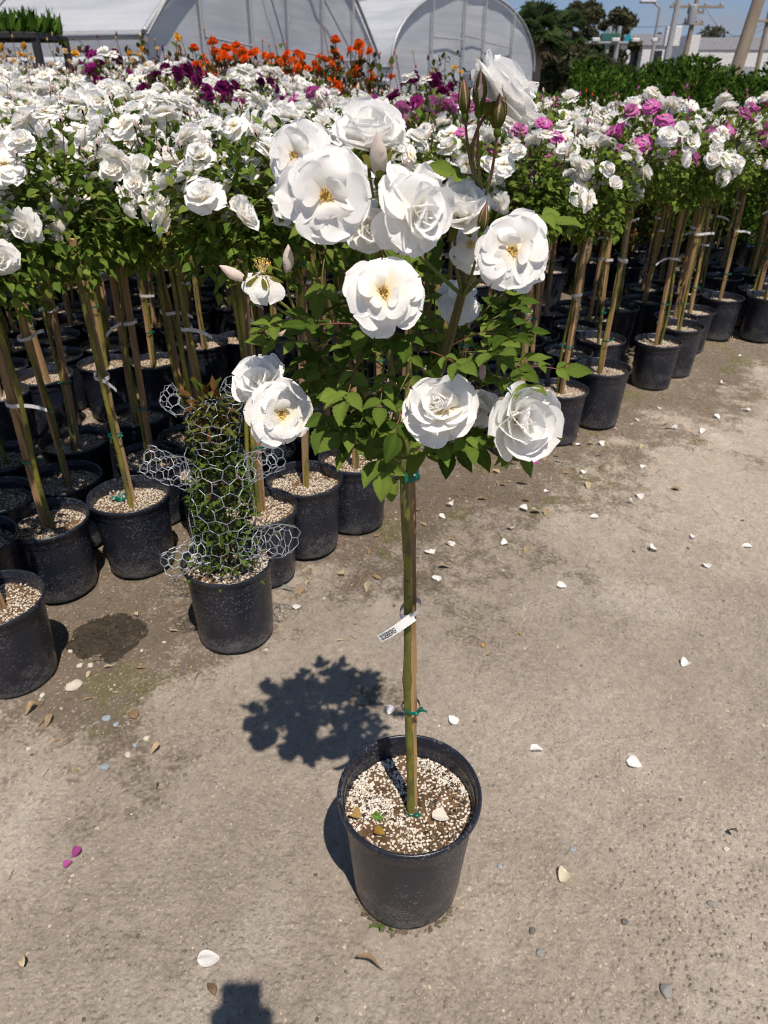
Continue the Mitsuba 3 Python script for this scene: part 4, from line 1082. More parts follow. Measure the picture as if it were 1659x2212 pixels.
for k, (x, y, row, lab) in enumerate(spots):
    near = row <= 3
    cl = meshkit.noise(np.array([x * 1.15, y * 1.15, 3.0]), 4)
    want = 'mauve' if k in (8, 10, 12) else COLOURED.get(k, 'white')
    if near: kind = f'near_mauve_{k % 2}' if want == 'mauve' else f'near_white_{int(fr2.integers(7))}'
    else: kind = f'far_{want}_{k % 2 if want != "white" else int(fr2.integers(6))}'
    rise = (.030 if near else .07) * (want != 'white') + ((np.clip((y - 3.4) * .05 * np.clip(-.2 - x, 0, 1), 0, .12) - np.clip((x - .5) * .035, 0, .06)) if not near else -np.clip((x - .9) * .03, 0, .04))
    tw = T().translate([x, y, 0]).rotate([0, 0, 1], float(fr2.uniform(0, 360))).scale([1, 1, float(fr2.uniform(.93, 1.04) + rise)])
    inst = {'type': 'instance', 'to_world': tw, 's': {'type': 'ref', 'id': kind}}
    if ng < 300:
        key = fresh('tree_rose'); ng += 1
        scene[key] = inst
        col = 'pink' if 'mauve' in kind else 'purple' if 'purple' in kind else 'white'
        if near and not lab:
            cnt[row] = cnt.get(row, 0) + 1; lab = f'{ORD[row]} row of pots, {ORD1[cnt[row] - 1]} from the left'
        if lab: tag(key, f'{col} tree rose in the {lab}', 'rose tree', f'{col} tree roses in the nursery rows')
        else:
            where = 'standing in the front rows before the aisle' if near else 'massed in the rows behind the aisle'
            tag(key, f'{col} flowering tree rose in a black pot, {where}', 'rose tree', f'{col} tree roses in rows {"before" if near else "behind"} the aisle')
        for p in ('foliage', 'twigs', 'perlite', 'blossom', 'blossom_001'):
            if p in scene[kind]: labels[f'{key}__{p}'] = {'kind': 'stuff'}
    else:
        scene[f'distant_tree_roses__{k:03d}'] = inst
        labels['distant_tree_roses'] = {'kind': 'stuff', 'label': 'far white and purple tree roses that merge into one flower bed'}

# ------------------------------------------------------------------ orange, yellow and dark-leaved rose bushes behind the white ones
def bush(name, color, seed, dark, nfl):
    r = np.random.default_rng(seed); g = {'type': 'shapegroup'}
    g['pot'] = ply(POTM[1], 'mat_pot')
    cols = ((.055, .030, .022), (.075, .045, .025), (.045, .055, .020), (.06, .08, .02)) if dark else ((.05, .085, .018), (.035, .07, .015), (.07, .05, .022))
    g['foliage'] = ply(leaf_cloud(520, (0, 0, 1.02), (.34, .34, .64), seed, (.05, .075), cols, .1), 'mat_leaf')
    tw, mb = MB(), MB()
    for k in range(nfl):
        a = r.uniform(0, 6.28); q = r.uniform(.05, .34); p = np.array([q * math.cos(a), q * math.sin(a), r.uniform(1.36, 1.74)])
        tw.add(tube(bez((0, 0, .25), (p[0] * .5, p[1] * .5, 1.1), p, 7), .004, 4, (.10, .05, .03), False))
        o = FLOWERS[color][r.integers(3)]; M = frame(unit([r.normal(0, .5), r.normal(-.3, .5), 1]), r.uniform(0, 6))
        g['flower' + (f'_{k:03d}' if k else '')] = ply((o[0] * r.uniform(.75, 1.1) @ M.T + p, o[1], o[2]), 'mat_petal_' + color)
        for i in range(3):
            v, f, c = lf(.05, .03, .3, .2, i, 5, 0, cols[i % 3], False); d = unit(r.normal(size=3)); nn = unit(np.cross(d, r.normal(size=3)))
            mb.put(v @ np.stack([d, np.cross(nn, d), nn], 1).T + p * [1, 1, .93], f, c)
    for k in range(5):
        a = r.uniform(0, 6.28); p = np.array([.3 * math.cos(a), .3 * math.sin(a), r.uniform(1.45, 1.80)])
        tw.add(tube(bez((0, 0, .25), (p[0] * .5, p[1] * .5, 1.1), p, 7), .003, 4, (.10, .05, .03), False)); b1, b2 = BUDS[color]; tw.add(b2, None, p, 1.1); g['bud' + (f'_{k:03d}' if k else '')] = ply((b1[0] * 1.1 + p, b1[1], b1[2]), 'mat_petal_' + color)
    g['twigs'] = ply(tw.get(), 'mat_twig'); g['shoot'] = ply(mb.get(), 'mat_leaf')
    scene[name] = g


bush('orange_bush_0', 'orange', 80, False, 12); bush('orange_bush_1', 'orange', 81, True, 9); bush('orange_bush_2', 'orange', 82, False, 3); bush('yellow_bush_0', 'yellow', 84, True, 11); bush('yellow_bush_1', 'yellow', 85, True, 8); bush('dark_bush', 'yellow', 86, True, 1)
br = np.random.default_rng(9)


def bushes(name, protos, pts, label, group, hs=1.0):
    for (px, Y) in pts:
        q = at(px, 150, Y); key = fresh(name); pr = protos[int(br.integers(len(protos)))]
        scene[key] = {'type': 'instance', 'to_world': T().translate([float(q[0]), float(Y), 0]).rotate([0, 0, 1], float(br.uniform(0, 360))).scale([1, 1, float(br.uniform(.98, 1.06)) * hs]), 's': {'type': 'ref', 'id': pr}}
        tag(key, label, 'rose bush', group)
        for p in ('foliage', 'twigs', 'shoot'): labels[f'{key}__{p}'] = {'kind': 'stuff'}


bushes('orange_rose_bush', ['orange_bush_0', 'orange_bush_1'], [(405, 7.6), (470, 7.9), (510, 7.5), (560, 7.7), (600, 8.1), (640, 7.6), (690, 7.4), (725, 7.8), (775, 7.2), (440, 7.3), (535, 7.2), (620, 7.3), (665, 7.9), (800, 7.6)], 'potted bush of bright orange roses in the back row before the greenhouses', 'orange rose bushes in the back row')
bushes('orange_rose_bush', ['orange_bush_2'], [(925, 7.4)], 'orange rose bush with few flowers before the round-arched greenhouse', None)
bushes('orange_rose_bush', ['orange_bush_2'], [(1350, 6.4)], 'orange rose bush with few flowers before the clipped hedge', None, .84)
bushes('yellow_rose_bush', ['yellow_bush_0', 'yellow_bush_1'], [(30, 8.2), (90, 7.8), (130, 8.3), (190, 7.7), (240, 8.1), (285, 7.6), (330, 8.0)], 'dark-leaved bush of yellow and cream roses in the back row', 'yellow rose bushes in the back row', 1.05)
bushes('dark_leaved_rose_bush', ['dark_bush'], [(300, 8.6), (345, 8.3), (390, 8.5), (430, 8.4), (960, 7.9), (1010, 7.7)], 'rose bush with dark reddish leaves and hardly a flower in the back row', 'dark-leaved rose bushes in the back row')
bushes('yellow_rose_bush', ['yellow_bush_1'], [(1430, 6.2)], 'single yellow rose bush before the clipped hedge', None, .84)

# ------------------------------------------------------------------ bench with green seedlings, far left
RK = 'seedling_bench'; q = at(40, 150, 9.2)
tag(RK, 'dark slatted bench stacked with seedling trays by the greenhouse side', 'bench')
for k, z in enumerate((.5, 1.0, 1.5, 1.93)): add(f'{RK}__shelf' + (f'_{k:03d}' if k else ''), box(q[0] - .3, 9.2, z, 1.5, .9, .06, bevel=.008), 'mat_dark', False)
for k, (a, b) in enumerate(((-1, -.4), (.42, -.4), (-1, .4), (.42, .4))): add(f'{RK}__leg' + (f'_{k:03d}' if k else ''), box(q[0] + a, 9.2 + b, .96, .07, .07, 1.92, bevel=.006), 'mat_dark', False)
mb = MB(); r_ = np.random.default_rng(3)
for k in range(900):
    p = np.array([q[0] - .3 + r_.uniform(-.75, .75), 9.2 + r_.uniform(-.45, .45), 1.96]); h_ = r_.uniform(.10, .26); d = unit([r_.normal(0, .35), r_.normal(0, .35), 1])
    v, f, c = lf(h_, .05, .3, .25, k, 5, 0, np.array([.05, .13, .04]) * r_.uniform(.6, 1.4), False); nn = unit(np.cross(d, r_.normal(size=3)))
    mb.put(v @ np.stack([d, np.cross(nn, d), nn], 1).T + p, f, c)
add('seedlings', mb.get(), 'mat_leaf'); tag('seedlings', 'bright green seedlings crowding the top of the bench', 'seedlings', kind='stuff')

# ------------------------------------------------------------------ potted hedge shrubs on the right
def shrub_proto(name, seed, H, rad, n, cols, L=(.04, .07)):
    r = np.random.default_rng(seed); g = {'type': 'shapegroup'}
    g['pot'] = ply(POTM[0], 'mat_pot')
    mb = MB()
    for k in range(n):
        t = r.uniform(0, 1); a = r.uniform(0, 6.28); rr = rad * (.55 + .45 * math.sin(PI * min(t + .15, 1))) * math.sqrt(r.uniform(.2, 1)) * (1 + .16 * math.sin(3 * a + seed + 5 * t) + .14 * math.sin(t * 17 + seed + 2 * a))
        p = np.array([rr * math.cos(a), rr * math.sin(a), .3 + t * (H - .3)])
        l = r.uniform(*L); v, f, c = lf(l, l * .5, .3, .1, k, 4, 0, np.array(cols[r.integers(len(cols))]) * r.uniform(.7, 1.3), False)
        d = unit([math.cos(a) * .6 + r.normal(0, .4), math.sin(a) * .6 + r.normal(0, .4), r.uniform(.1, 1.1)]); nn = unit(np.cross(d, r.normal(size=3)))
        mb.put(v @ np.stack([d, np.cross(nn, d), nn], 1).T + p, f, c)
    g['foliage'] = ply(mb.get(), 'mat_leaf')
    g['stem'] = ply(tube([(0, 0, .2), (.02, 0, H * .5), (0, .01, H * .92)], [.012, .009, .004], 6, (.08, .06, .04)), 'mat_twig')
    scene[name] = g


BX = ((.050, .105, .020), (.036, .078, .016), (.068, .130, .024), (.095, .15, .032))
for k in range(3): shrub_proto(f'hedge_plant_{k}', 90 + k, 1.52 + .06 * k, .27, 1500, BX, (.035, .06))
shrub_proto('light_plant', 95, 1.5, .30, 700, ((.11, .19, .03), (.085, .15, .028), (.14, .22, .04)), (.05, .08))
shrub_proto('tall_plant', 96, 1.85, .30, 900, ((.05, .085, .02), (.07, .11, .025), (.04, .07, .02)), (.04, .07))
hr = np.random.default_rng(12); nh = 0
for row in range(6):
    for c in range(16):
        Y = 6.9 + row * .62 + (c % 2) * .08; x = 1.75 + row * .12 + c * .42 + hr.normal(0, .05)
        Yy = Y - c * .05
        if x > .62 * (Yy * .857 + .2): continue
        key = fresh('hedge_shrub'); s = float(hr.uniform(.95, 1.05) * (1 + row * .012))
        scene[key] = {'type': 'instance', 'to_world': T().translate([float(x), float(Yy), 0]).rotate([0, 0, 1], float(hr.uniform(0, 360))).scale([1, 1, s]), 's': {'type': 'ref', 'id': f'hedge_plant_{int(hr.integers(3))}'}}
        tag(key, 'dense dark green potted shrub in the clipped hedge block behind the roses', 'shrub', 'potted hedge shrubs in a block'); labels[f'{key}__foliage'] = {'kind': 'stuff'}
for i, (px, Y) in enumerate(((1165, 7.6), (1195, 7.2), (1180, 8.1), (1215, 7.9))):
    q = at(px, 200, Y); key = fresh('light_shrub')
    scene[key] = {'type': 'instance', 'to_world': T().translate([float(q[0]), float(Y), 0]).rotate([0, 0, 1], 70. * i).scale([1, 1, .95]), 's': {'type': 'ref', 'id': 'light_plant'}}
    tag(key, 'yellow-green loose potted shrub at the near end of the hedge block', 'shrub', 'yellow-green shrubs beside the hedge'); labels[f'{key}__foliage'] = {'kind': 'stuff'}
for i in range(44):        # plants added on the greenhouse floor so the open side and doorways look dark
    Lg, Wg, bg = (gl[:2], (gr - gl)[:2], gb) if i < 34 else (g2l[:2], (g2r - g2l)[:2], g2b)
    a_, b_ = (.08 + .07 * (i % 2), .6 + .55 * i) if i < 26 else (.31 + .055 * (i % 3), .9 + .6 * (i - 26)) if i < 34 else (.43 + .055 * (i % 3), .9 + .6 * (i - 34))
    q = Lg + Wg * a_ + bg * b_; key = fresh('greenhouse_fill_plant')
    scene[key] = {'type': 'instance', 'to_world': T().translate([float(q[0]), float(q[1]), 0]).rotate([0, 0, 1], 50. * i).scale([1.8, 1.8, 1.12 if i < 34 else 1.0]), 's': {'type': 'ref', 'id': f'hedge_plant_{i % 3}'}}
    tag(key, 'dark green potted plant added to darken the inside of a film greenhouse', 'shrub', 'potted plants added to darken the greenhouses'); labels[f'{key}__foliage'] = {'kind': 'stuff'}
for i, (px, Y) in enumerate(((1375, 14), (1420, 13.5), (1450, 15), (1490, 14), (1530, 13), (1560, 14.5), (1600, 13.5), (1640, 14))):
    q = at(px, 150, Y); key = fresh('tall_shrub')
    scene[key] = {'type': 'instance', 'to_world': T().translate([float(q[0]), float(Y), 0]).rotate([0, 0, 1], 50. * i).scale([1.3, 1.3, float(hr.uniform(.86, 1.03))]), 's': {'type': 'ref', 'id': 'tall_plant'}}
    tag(key, 'tall loose shrub rising above the hedge block before the white buildings', 'shrub', 'tall shrubs behind the hedge block'); labels[f'{key}__foliage'] = {'kind': 'stuff'}

# ------------------------------------------------------------------ distant trees
def far_tree(key, px, Y, top, spread, clumps, cols, label, seed, trunk=True, n=900, leaf=.22, squash=.7, base=0.0):
    r = np.random.default_rng(seed); q = at(px, 190, Y); H = at(px, top, Y)[2]
    B = np.array([q[0], Y, 0.0]); mb, tk = MB(), MB()
    tk.add(tube([B, B + [.1, 0, H * .35], B + [0, 0, H * .62]], [spread * .055 + .12, spread * .045 + .08, .08], 7))
    for k in range(clumps):
        a = r.uniform(0, 6.28); t = r.uniform(0, 1)
        c0 = B + [spread * .62 * math.cos(a) * math.sqrt(r.uniform(.05, 1)), spread * .62 * math.sin(a), base * H + (H * (1 - base)) * (.30 + .58 * t)]
        cr = spread * r.uniform(.24, .42) * (1.15 - .45 * t)
        tk.add(tube(bez(B + [0, 0, H * .3], (B + c0) / 2 + [0, 0, H * .12], c0, 6), [.10, .09, .08, .06, .05, .03], 5))
        m = n // clumps
        d = r.normal(size=(m, 3)); d /= np.linalg.norm(d, axis=1, keepdims=True)
        P = c0 + d * (r.uniform(.25, 1, (m, 1)) ** .5) * cr * [1, 1, squash]
        P[:, 2] = np.minimum(P[:, 2], H)
        e1 = r.normal(size=(m, 3)); e1 /= np.linalg.norm(e1, axis=1, keepdims=True); e2 = np.cross(e1, r.normal(size=(m, 3))); e2 /= np.linalg.norm(e2, axis=1, keepdims=True)
        s = leaf * r.uniform(.6, 1.4, (m, 1))
        V = np.stack([P - e1 * s, P + e2 * s * .45, P + e1 * s, P - e2 * s * .45], 1).reshape(-1, 3)
        i = np.arange(m) * 4; cc = np.array(cols)[r.integers(len(cols), size=m)] * r.uniform(.7, 1.3, (m, 1))
        mb.put(V, np.stack([i, i + 1, i + 2, i + 3], 1), np.repeat(cc, 4, 0))
    add(f'{key}__crown', mb.get(), 'mat_far_leaf', False); add(f'{key}__trunk', tk.get(), 'mat_bark')
    labels[f'{key}__crown'] = {'kind': 'stuff'}
    tag(key, label, 'tree')


EUC = ((.075, .085, .055), (.06, .07, .045), (.095, .095, .065)); RUST = ((.10, .075, .055), (.085, .065, .05), (.07, .07, .045)); DKG = ((.035, .055, .022), (.045, .07, .026), (.028, .045, .02)); OLV = ((.07, .085, .035), (.055, .07, .03), (.09, .095, .04))
far_tree('eucalyptus_tree', 1276, 62, -4, 3.0, 12, EUC, 'tall airy eucalyptus with the highest rounded crown on the skyline', 1, n=2600, base=.25)
far_tree('eucalyptus_tree_001', 1190, 58, 12, 2.3, 9, RUST, 'brownish eucalyptus crown behind the dense palm', 2, n=1800, base=.3)
far_tree('eucalyptus_tree_002', 1225, 60, 8, 1.9, 8, RUST, 'slim rusty eucalyptus between the palm and the tallest crown', 3, n=1500, base=.25)
far_tree('eucalyptus_tree_003', 1318, 64, 28, 2.2, 8, EUC, 'lower eucalyptus just right of the tallest crown', 4, n=1500, base=.2)
far_tree('dark_tree', 1258, 52, 54, 2.7, 12, DKG, 'broad dark green tree in front of the eucalyptus trees', 5, n=2600)
far_tree('dark_tree_001', 1222, 40, 92, 2.2, 10, OLV, 'low olive tree between the greenhouse and the sign', 6, n=2200)
far_tree('dark_tree_002', 1290, 38, 102, 1.5, 10, OLV, 'low rounded olive tree below the green road sign', 7, n=2000)
far_tree('skyline_tree', 1368, 110, 66, 2.2, 6, DKG, 'small round tree peeping over the white building roof', 8, n=800)
far_tree('cypress_tree', 1404, 110, 56, 1.1, 8, DKG, 'narrow pointed cypress above the white building roof', 9, n=900, base=.2)
far_tree('cypress_tree_001', 1432, 112, 60, .9, 7, DKG, 'second narrow cypress beside the street lamp post', 10, n=700, base=.2)
far_tree('skyline_tree_001', 1480, 105, 47, 4.5, 12, EUC, 'wide grey-green tree above the long building, behind the poles', 11, n=2400)
far_tree('skyline_tree_002', 1545, 112, 84, 1.9, 5, DKG, 'small dark tree over the long building roof, farthest along it', 12, n=600)
far_tree('skyline_tree_003', 1515, 112, 70, 3.0, 8, EUC, 'lower grey-green tree at the end of the wide skyline tree', 14, n=1300)


def palm(key, px, Y, zc, R, n, label, seed, skirt):
    r = np.random.default_rng(seed); q = at(px, 190, Y); B = np.array([q[0], Y, 0.0]); Cc = B + [0, 0, zc]; 
    add(f'{key}__trunk', tube([B, B + [.05, 0, zc * .5], Cc], [.30, .26, .28], 9), 'mat_bark')
    for k in range(n):
        el = r.uniform(-.9 if skirt else -.7, 1.35); a = r.uniform(0, 6.28); d = np.array([math.cos(a) * math.cos(el), math.sin(a) * math.cos(el), math.sin(el)])
        st = R * r.uniform(.40, .62); mb = MB(); p1 = Cc + d * st - [0, 0, .12 * R]
        mb.add(tube([Cc, Cc + d * st * .6, p1], [.03, .022, .015], 4, (.10, .12, .04)))
        M = frame(d); col = np.array([.080, .115, .034]) * r.uniform(.7, 1.6) if el > -.5 else np.array([.16, .13, .07]) * r.uniform(.7, 1.2)
        for i in range(13):     # a fan of blades
            b = (i - 6) / 6 * 1.35; dd = unit(M[:, 2] * math.cos(b) + M[:, 0] * math.sin(b)); LL = R * .55 * (1 - .12 * abs(b)); tip = p1 + dd * LL - np.array([0, 0, .22 * R * r.uniform(.4, 1)])
            w = M[:, 1] * .015 + np.cross(M[:, 1], dd) * R * .036; mid = p1 + dd * LL * .55
            mb.put([p1, mid - w, tip, mid + w], [[0, 1, 2, 3]], col)
        add(f'{key}__frond' + (f'_{k:03d}' if k else ''), mb.get(), 'mat_far_leaf', False)
    tag(key, label, 'palm')


palm('fan_palm', 1147, 31, at(1147, 66, 31)[2], 1.12, 80, 'dense fan palm with a heavy green crown beside the round-arched greenhouse', 4, False)
palm('fan_palm_001', 1213, 46, at(1213, 62, 46)[2], 1.25, 55, 'slimmer fan palm with a shaggy brown trunk among the trees', 5, True)

# ------------------------------------------------------------------ buildings, poles, sign
def zb(zx, zy, Y): return at((zx / 2.304 + 1200) * 1659 / 1920, zy / 2.304 * 1659 / 1920, Y)
BK = 'white_building'; YB = 78.0
a, b = zb(838, 195, YB), zb(1062, 195, YB); zt = a[2]; zm = zb(900, 260, YB)[2]
tag(BK, 'white flat-roofed building with a grey parapet, small blue logo and a dark entrance', 'building')
def wallbox(x0, x1, y0, y1, z0, z1): return box((x0 + x1) / 2, (y0 + y1) / 2, (z0 + z1) / 2, x1 - x0, y1 - y0, z1 - z0)
d0, d1 = zb(868, 300, YB)[0], zb(936, 300, YB)[0]
add(f'{BK}__wall', wallbox(a[0], d0, YB, YB + 12, 0, zm), 'mat_wall', False)
add(f'{BK}__wall_001', wallbox(d1, b[0] + .3, YB, YB + 12, 0, zm), 'mat_wall', False)
add(f'{BK}__entrance', wallbox(d0, d1, YB + 1.2, YB + 12, 0, zm), 'mat_pane', False)
add(f'{BK}__parapet', wallbox(a[0] - .1, b[0] + .4, YB - .15, YB + 12.1, zm + .003, zt), 'mat_parapet', False)
w0, w1 = zb(1005, 300, YB)[0], zb(1050, 300, YB)[0]
add(f'{BK}__window', wallbox(w0, w1, YB - .06, YB + .1, .8, zm - .4), 'mat_pane', False)
for k, (zx, zy, w_, h_, m_) in enumerate(((852, 222, .30, .42, 'mat_teal'), (884, 229, .5, .16, 'mat_ink'))):
    p = zb(zx, zy, YB - .2)
    if k == 0:
        t_ = np.linspace(0, 2 * PI, 18)[:-1]; pr = trimesh.creation.extrude_polygon(__import__('shapely').Polygon(np.stack([np.cos(t_) * w_ * (1 - .35 * np.sin(t_)), np.sin(t_) * h_], 1)), .05, engine='earcut')
        v = np.array(pr.vertices) @ np.array([[1, 0, 0], [0, 0, 1], [0, -1, 0]]); add(f'{BK}__logo', (v + p, np.array(pr.faces), np.ones((len(v), 3))), m_, False)
    else: add(f'{BK}__logo_lettering', box(p[0], p[1], p[2], w_ * 1.4, .05, h_), m_, False)
LB = 'long_building'; YL = 86.0
a, b = zb(1140, 205, YL), zb(1215, 215, YL)
tag(LB, 'long white warehouse with a grey upper band running out of the frame', 'building')
z2, z1_ = zb(1215, 215, YL)[2], zb(1215, 285, YL)[2]
add(f'{LB}__wall', wallbox(b[0], b[0] + 42, YL, YL + 20, 0, z1_), 'mat_wall', False)
add(f'{LB}__upper_band', wallbox(b[0] - .1, b[0] + 42.1, YL - .12, YL + 20, z1_ + .003, z2), 'mat_parapet', False)
add(f'{LB}__entrance_block', wallbox(a[0], b[0] - .12, YL - 3, YL + 14, 0, zb(1140, 200, YL - 3)[2]), 'mat_wall', False)
for k in range(7): add(f'{LB}__dock_door' + (f'_{k:03d}' if k else ''), wallbox(b[0] + 4 + k * 5.2, b[0] + 7 + k * 5.2, YL - .08, YL + .1, .2, 3.4), 'mat_parapet', False)


def pole(key, zx0, zy0, zx1, zy1, Y, r0, r1, mat, label, cat):
    a, b = zb(zx0, zy0, Y), zb(zx1, zy1, Y); d = (b - a) / (b[2] - a[2]); lo = a - d * a[2]; hi = b + d * 2.5
    add(f'{key}__post', tube([lo, a, b, hi], [r0, r0, r1, r1 * .95], 12), mat); tag(key, label, cat)
    return lo, hi, d


pole('leaning_pole', 1435, 530, 1605, 0, 22, .17, .15, 'mat_bark', 'stout weathered pole leaning to the right, nearest of the poles', 'pole')
lo, hi, d = pole('utility_pole', 1170, 385, 1250, 0, 52, .17, .13, 'mat_bark', 'wooden utility pole with crossarms and a transformer', 'utility pole')
for k, (zy, w) in enumerate(((40, 3.2), (72, 1.0), (138, 1.2))):
    p = zb(1170 + 80 * (385 - zy) / 385, zy, 52); add('utility_pole__crossarm' + (f'_{k:03d}' if k else ''), box(p[0], p[1] - .2, p[2], w, .12, .14, bevel=.01), 'mat_bark', False)
    for i in range(4): add(f'utility_pole__insulator_{k * 4 + i:03d}', shift(lathe([(0, 0), (.07, 0), (.07, .1), (.04, .14), (.05, .2), (0, .22)], 8), (p[0] + (i - 1.5) * w * .29, p[1] - .2, p[2] + .07)), 'mat_parapet')
p = zb(1222, 85, 51.6); add('utility_pole__transformer', shift(lathe([(0, -.5), (.24, -.5), (.25, .42), (.20, .5), (0, .52)], 14), p), 'mat_parapet')
pole('lamp_free_pole', 1075, 340, 1145, 0, 40, .15, .13, 'mat_parapet', 'grey steel pole between the street lamp and the utility pole', 'pole')
pole('far_utility_pole', 1590, 420, 1655, 130, 58, .16, .13, 'mat_bark', 'dark utility pole at the edge of the frame with a crossarm', 'utility pole')
p = zb(1650, 122, 58); add('far_utility_pole__crossarm', box(p[0], p[1] - .2, p[2], 2.8, .12, .14, bevel=.01), 'mat_bark', False)
SL = 'street_lamp'; lo, hi = zb(985, 345, 60), zb(1038, 45, 60); lo[2] = 0
arm = np.array([hi, zb(1020, 30, 60), zb(998, 14, 60), zb(975, 10, 60)])
add(f'{SL}__post', tube([lo, (lo + hi) / 2, hi], [.16, .12, .09], 10), 'mat_metal'); add(f'{SL}__arm', tube(arm, .06, 8), 'mat_metal')
hp = zb(968, 11, 60); add(f'{SL}__lamp_head', box(hp[0], hp[1], hp[2], 1.1, .4, .16, bevel=.05), 'mat_metal', False); tag(SL, 'grey street lamp with a curved arm above the white building', 'street lamp')
SL = 'street_lamp_001'; lo, hi = zb(1330, 260, 120), zb(1345, 165, 120); lo[2] = 0
add(f'{SL}__post', tube([lo, hi], [.14, .10], 8), 'mat_metal'); add(f'{SL}__arm', tube([hi, zb(1356, 152, 120), zb(1380, 146, 120)], .07, 6), 'mat_metal'); tag(SL, 'faint far street lamp over the long building', 'street lamp')
# road sign on two posts
RS = 'road_sign'; YS = 42
a, b = zb(700, 190, YS), zb(800, 240, YS)
add(f'{RS}__panel', box((a[0] + b[0]) / 2, YS, (a[2] + b[2]) / 2, b[0] - a[0], .12, a[2] - b[2], bevel=.02), 'mat_sign', False)
for k, zx in enumerate((722, 778)):
    p0, p1 = zb(zx, 380, YS), zb(zx + 34, 150, YS); p0[1] = p1[1] = YS + .2; p0[2] = 0; add(f'{RS}__post' + (f'_{k:03d}' if k else ''), tube([p0, p1], [.13, .11], 8), 'mat_metal')
p0, p1 = zb(690, 185, YS - .5), zb(690, 240, YS - .5); add(f'{RS}__walkway', box((a[0] + b[0]) / 2 - .3, YS - .6, b[2] - .08, b[0] - a[0] + 1.0, .8, .08, bevel=.01), 'mat_metal', False)
for k in range(4): add(f'{RS}__flood_lamp' + (f'_{k:03d}' if k else ''), box(a[0] - .5 + k * .95, YS - 1.1, b[2] + .02, .35, .25, .16, bevel=.03), 'mat_wall', False)
tag(RS, 'dark green road sign seen on tall posts with a lamp walkway', 'road sign')
PB = 'pylon_sign'; a, b = zb(1075, 150, 70), zb(1140, 268, 70)
add(f'{PB}__panel', box((a[0] + b[0]) / 2, 70, (a[2] + b[2]) / 2, b[0] - a[0], .5, a[2] - b[2], bevel=.04), 'mat_wall', False); add(f'{PB}__post', tube([((a[0] + b[0]) / 2, 70, 0), ((a[0] + b[0]) / 2, 70, b[2])], .2, 8), 'mat_metal'); tag(PB, 'pale blank panel sign on a post beside the white building', 'sign')
for k, (p0, p1, s) in enumerate(((zb(-400, -150, 40), zb(215, 48, 50), .8), (zb(300, 20, 55), zb(1200, 135, 52), .6), (zb(1205, 38, 52), zb(1655, 118, 58), 1.2), (zb(1295, 42, 52), zb(1700, 112, 58), 1.2), (zb(-200, -90, 40), zb(260, 55, 55), .7))):
    t_ = np.linspace(0, 1, 14)[:, None]; key = fresh('power_line'); add(key, tube(p0 + (p1 - p0) * t_ - np.array([0, 0, s]) * 4 * t_ * (1 - t_), .012, 4, cap=False), 'mat_dark'); tag(key, 'thin dark overhead power line across the sky', 'power line', 'overhead power lines')

# ------------------------------------------------------------------ on the ground: stones, petals, leaves
sr = np.random.default_rng(44); mb = MB()
for k in range(4200):
    Y = .55 + 4.2 * sr.uniform() ** 1.6; x = sr.uniform(-.65, .65) * (Y + .5) * 1.1
    s = stone(.0016 * (1 + 2.4 * sr.uniform() ** 6) * (1 + .25 * Y), k, .6, 0)
    if math.hypot(x - HX, Y - HY) < .118 or math.hypot(x - WX, Y - WY) < .12: continue
    mb.put(s[0] @ frame((0, 0, 1), k).T + [x, Y, gz(x, Y) + .0006], s[1], np.array([.34, .29, .23]) * sr.uniform(.28, 1.45) * [1, 1, sr.uniform(.9, 1.15)])
add('gravel', mb.get(), 'mat_stone', False); tag('gravel', 'small grit and gravel scattered over the dirt path', 'gravel', kind='stuff')
STONES = [(230, 1550, .012, 'blue'), (250, 1562, .010, 'blue'), (225, 1650, .012, 'blue'), (275, 1625, .010, 'pale'), (315, 1590, .009, 'pale'), (290, 1605, .008, 'blue'), (160, 1480, .022, 'pale'), (195, 1434, .010, 'pale'), (172, 1436, .010, 'pale'), (150, 1402, .008, 'pale'), (305, 1402, .006, 'pale'), (354, 1385, .007, 'pale'), (437, 1370, .007, 'pale'),
          (1168, 2055, .010, 'grey'), (1205, 2330, .01, 'grey'), (1236, 1834, .008, 'blue'), (1105, 1750, .007, 'grey'), (1440, 2140, .014, 'grey'), (1540, 1950, .010, 'grey'), (1350, 1990, .008, 'dark'), (940, 1600, .008, 'blue'), (1150, 2010, .008, 'dark'), (640, 1310, .008, 'pale'), (610, 1320, .007, 'pale'), (575, 1400, .006, 'pale'), (90, 1500, .009, 'pale'), (60, 1612, .007, 'pale'), (1080, 1870, .007, 'blue'), (1570, 1830, .008, 'pale'), (700, 1290, .006, 'pale'), (300, 1660, .007, 'grey'), (1250, 1500, .006, 'grey')]
SC = {'blue': (.26, .30, .33), 'pale': (.50, .46, .39), 'grey': (.24, .23, .22), 'dark': (.13, .12, .12)}
for k, (px, py, r0, c) in enumerate(STONES):
    q = onz(px, py); s = stone(r0, k + 3, .55, 2); key = fresh('pebble')
    add(key, (s[0] @ frame((0, 0, 1), k * 1.7).T + [q[0], q[1], gz(q[0], q[1]) + r0 * .2], s[1], np.ones((len(s[0]), 3)) * SC[c]), 'mat_stone', 35)
    cn = {'blue': 'blue-grey', 'pale': 'pale tan', 'grey': 'grey', 'dark': 'dark'}[c]; wh = 'near the pots on the litter strip' if px < 720 else 'on the open dirt path'
    tag(key, f'{cn} pebble half sunk in the dirt {wh}', 'pebble', f'{cn} pebbles {wh}')
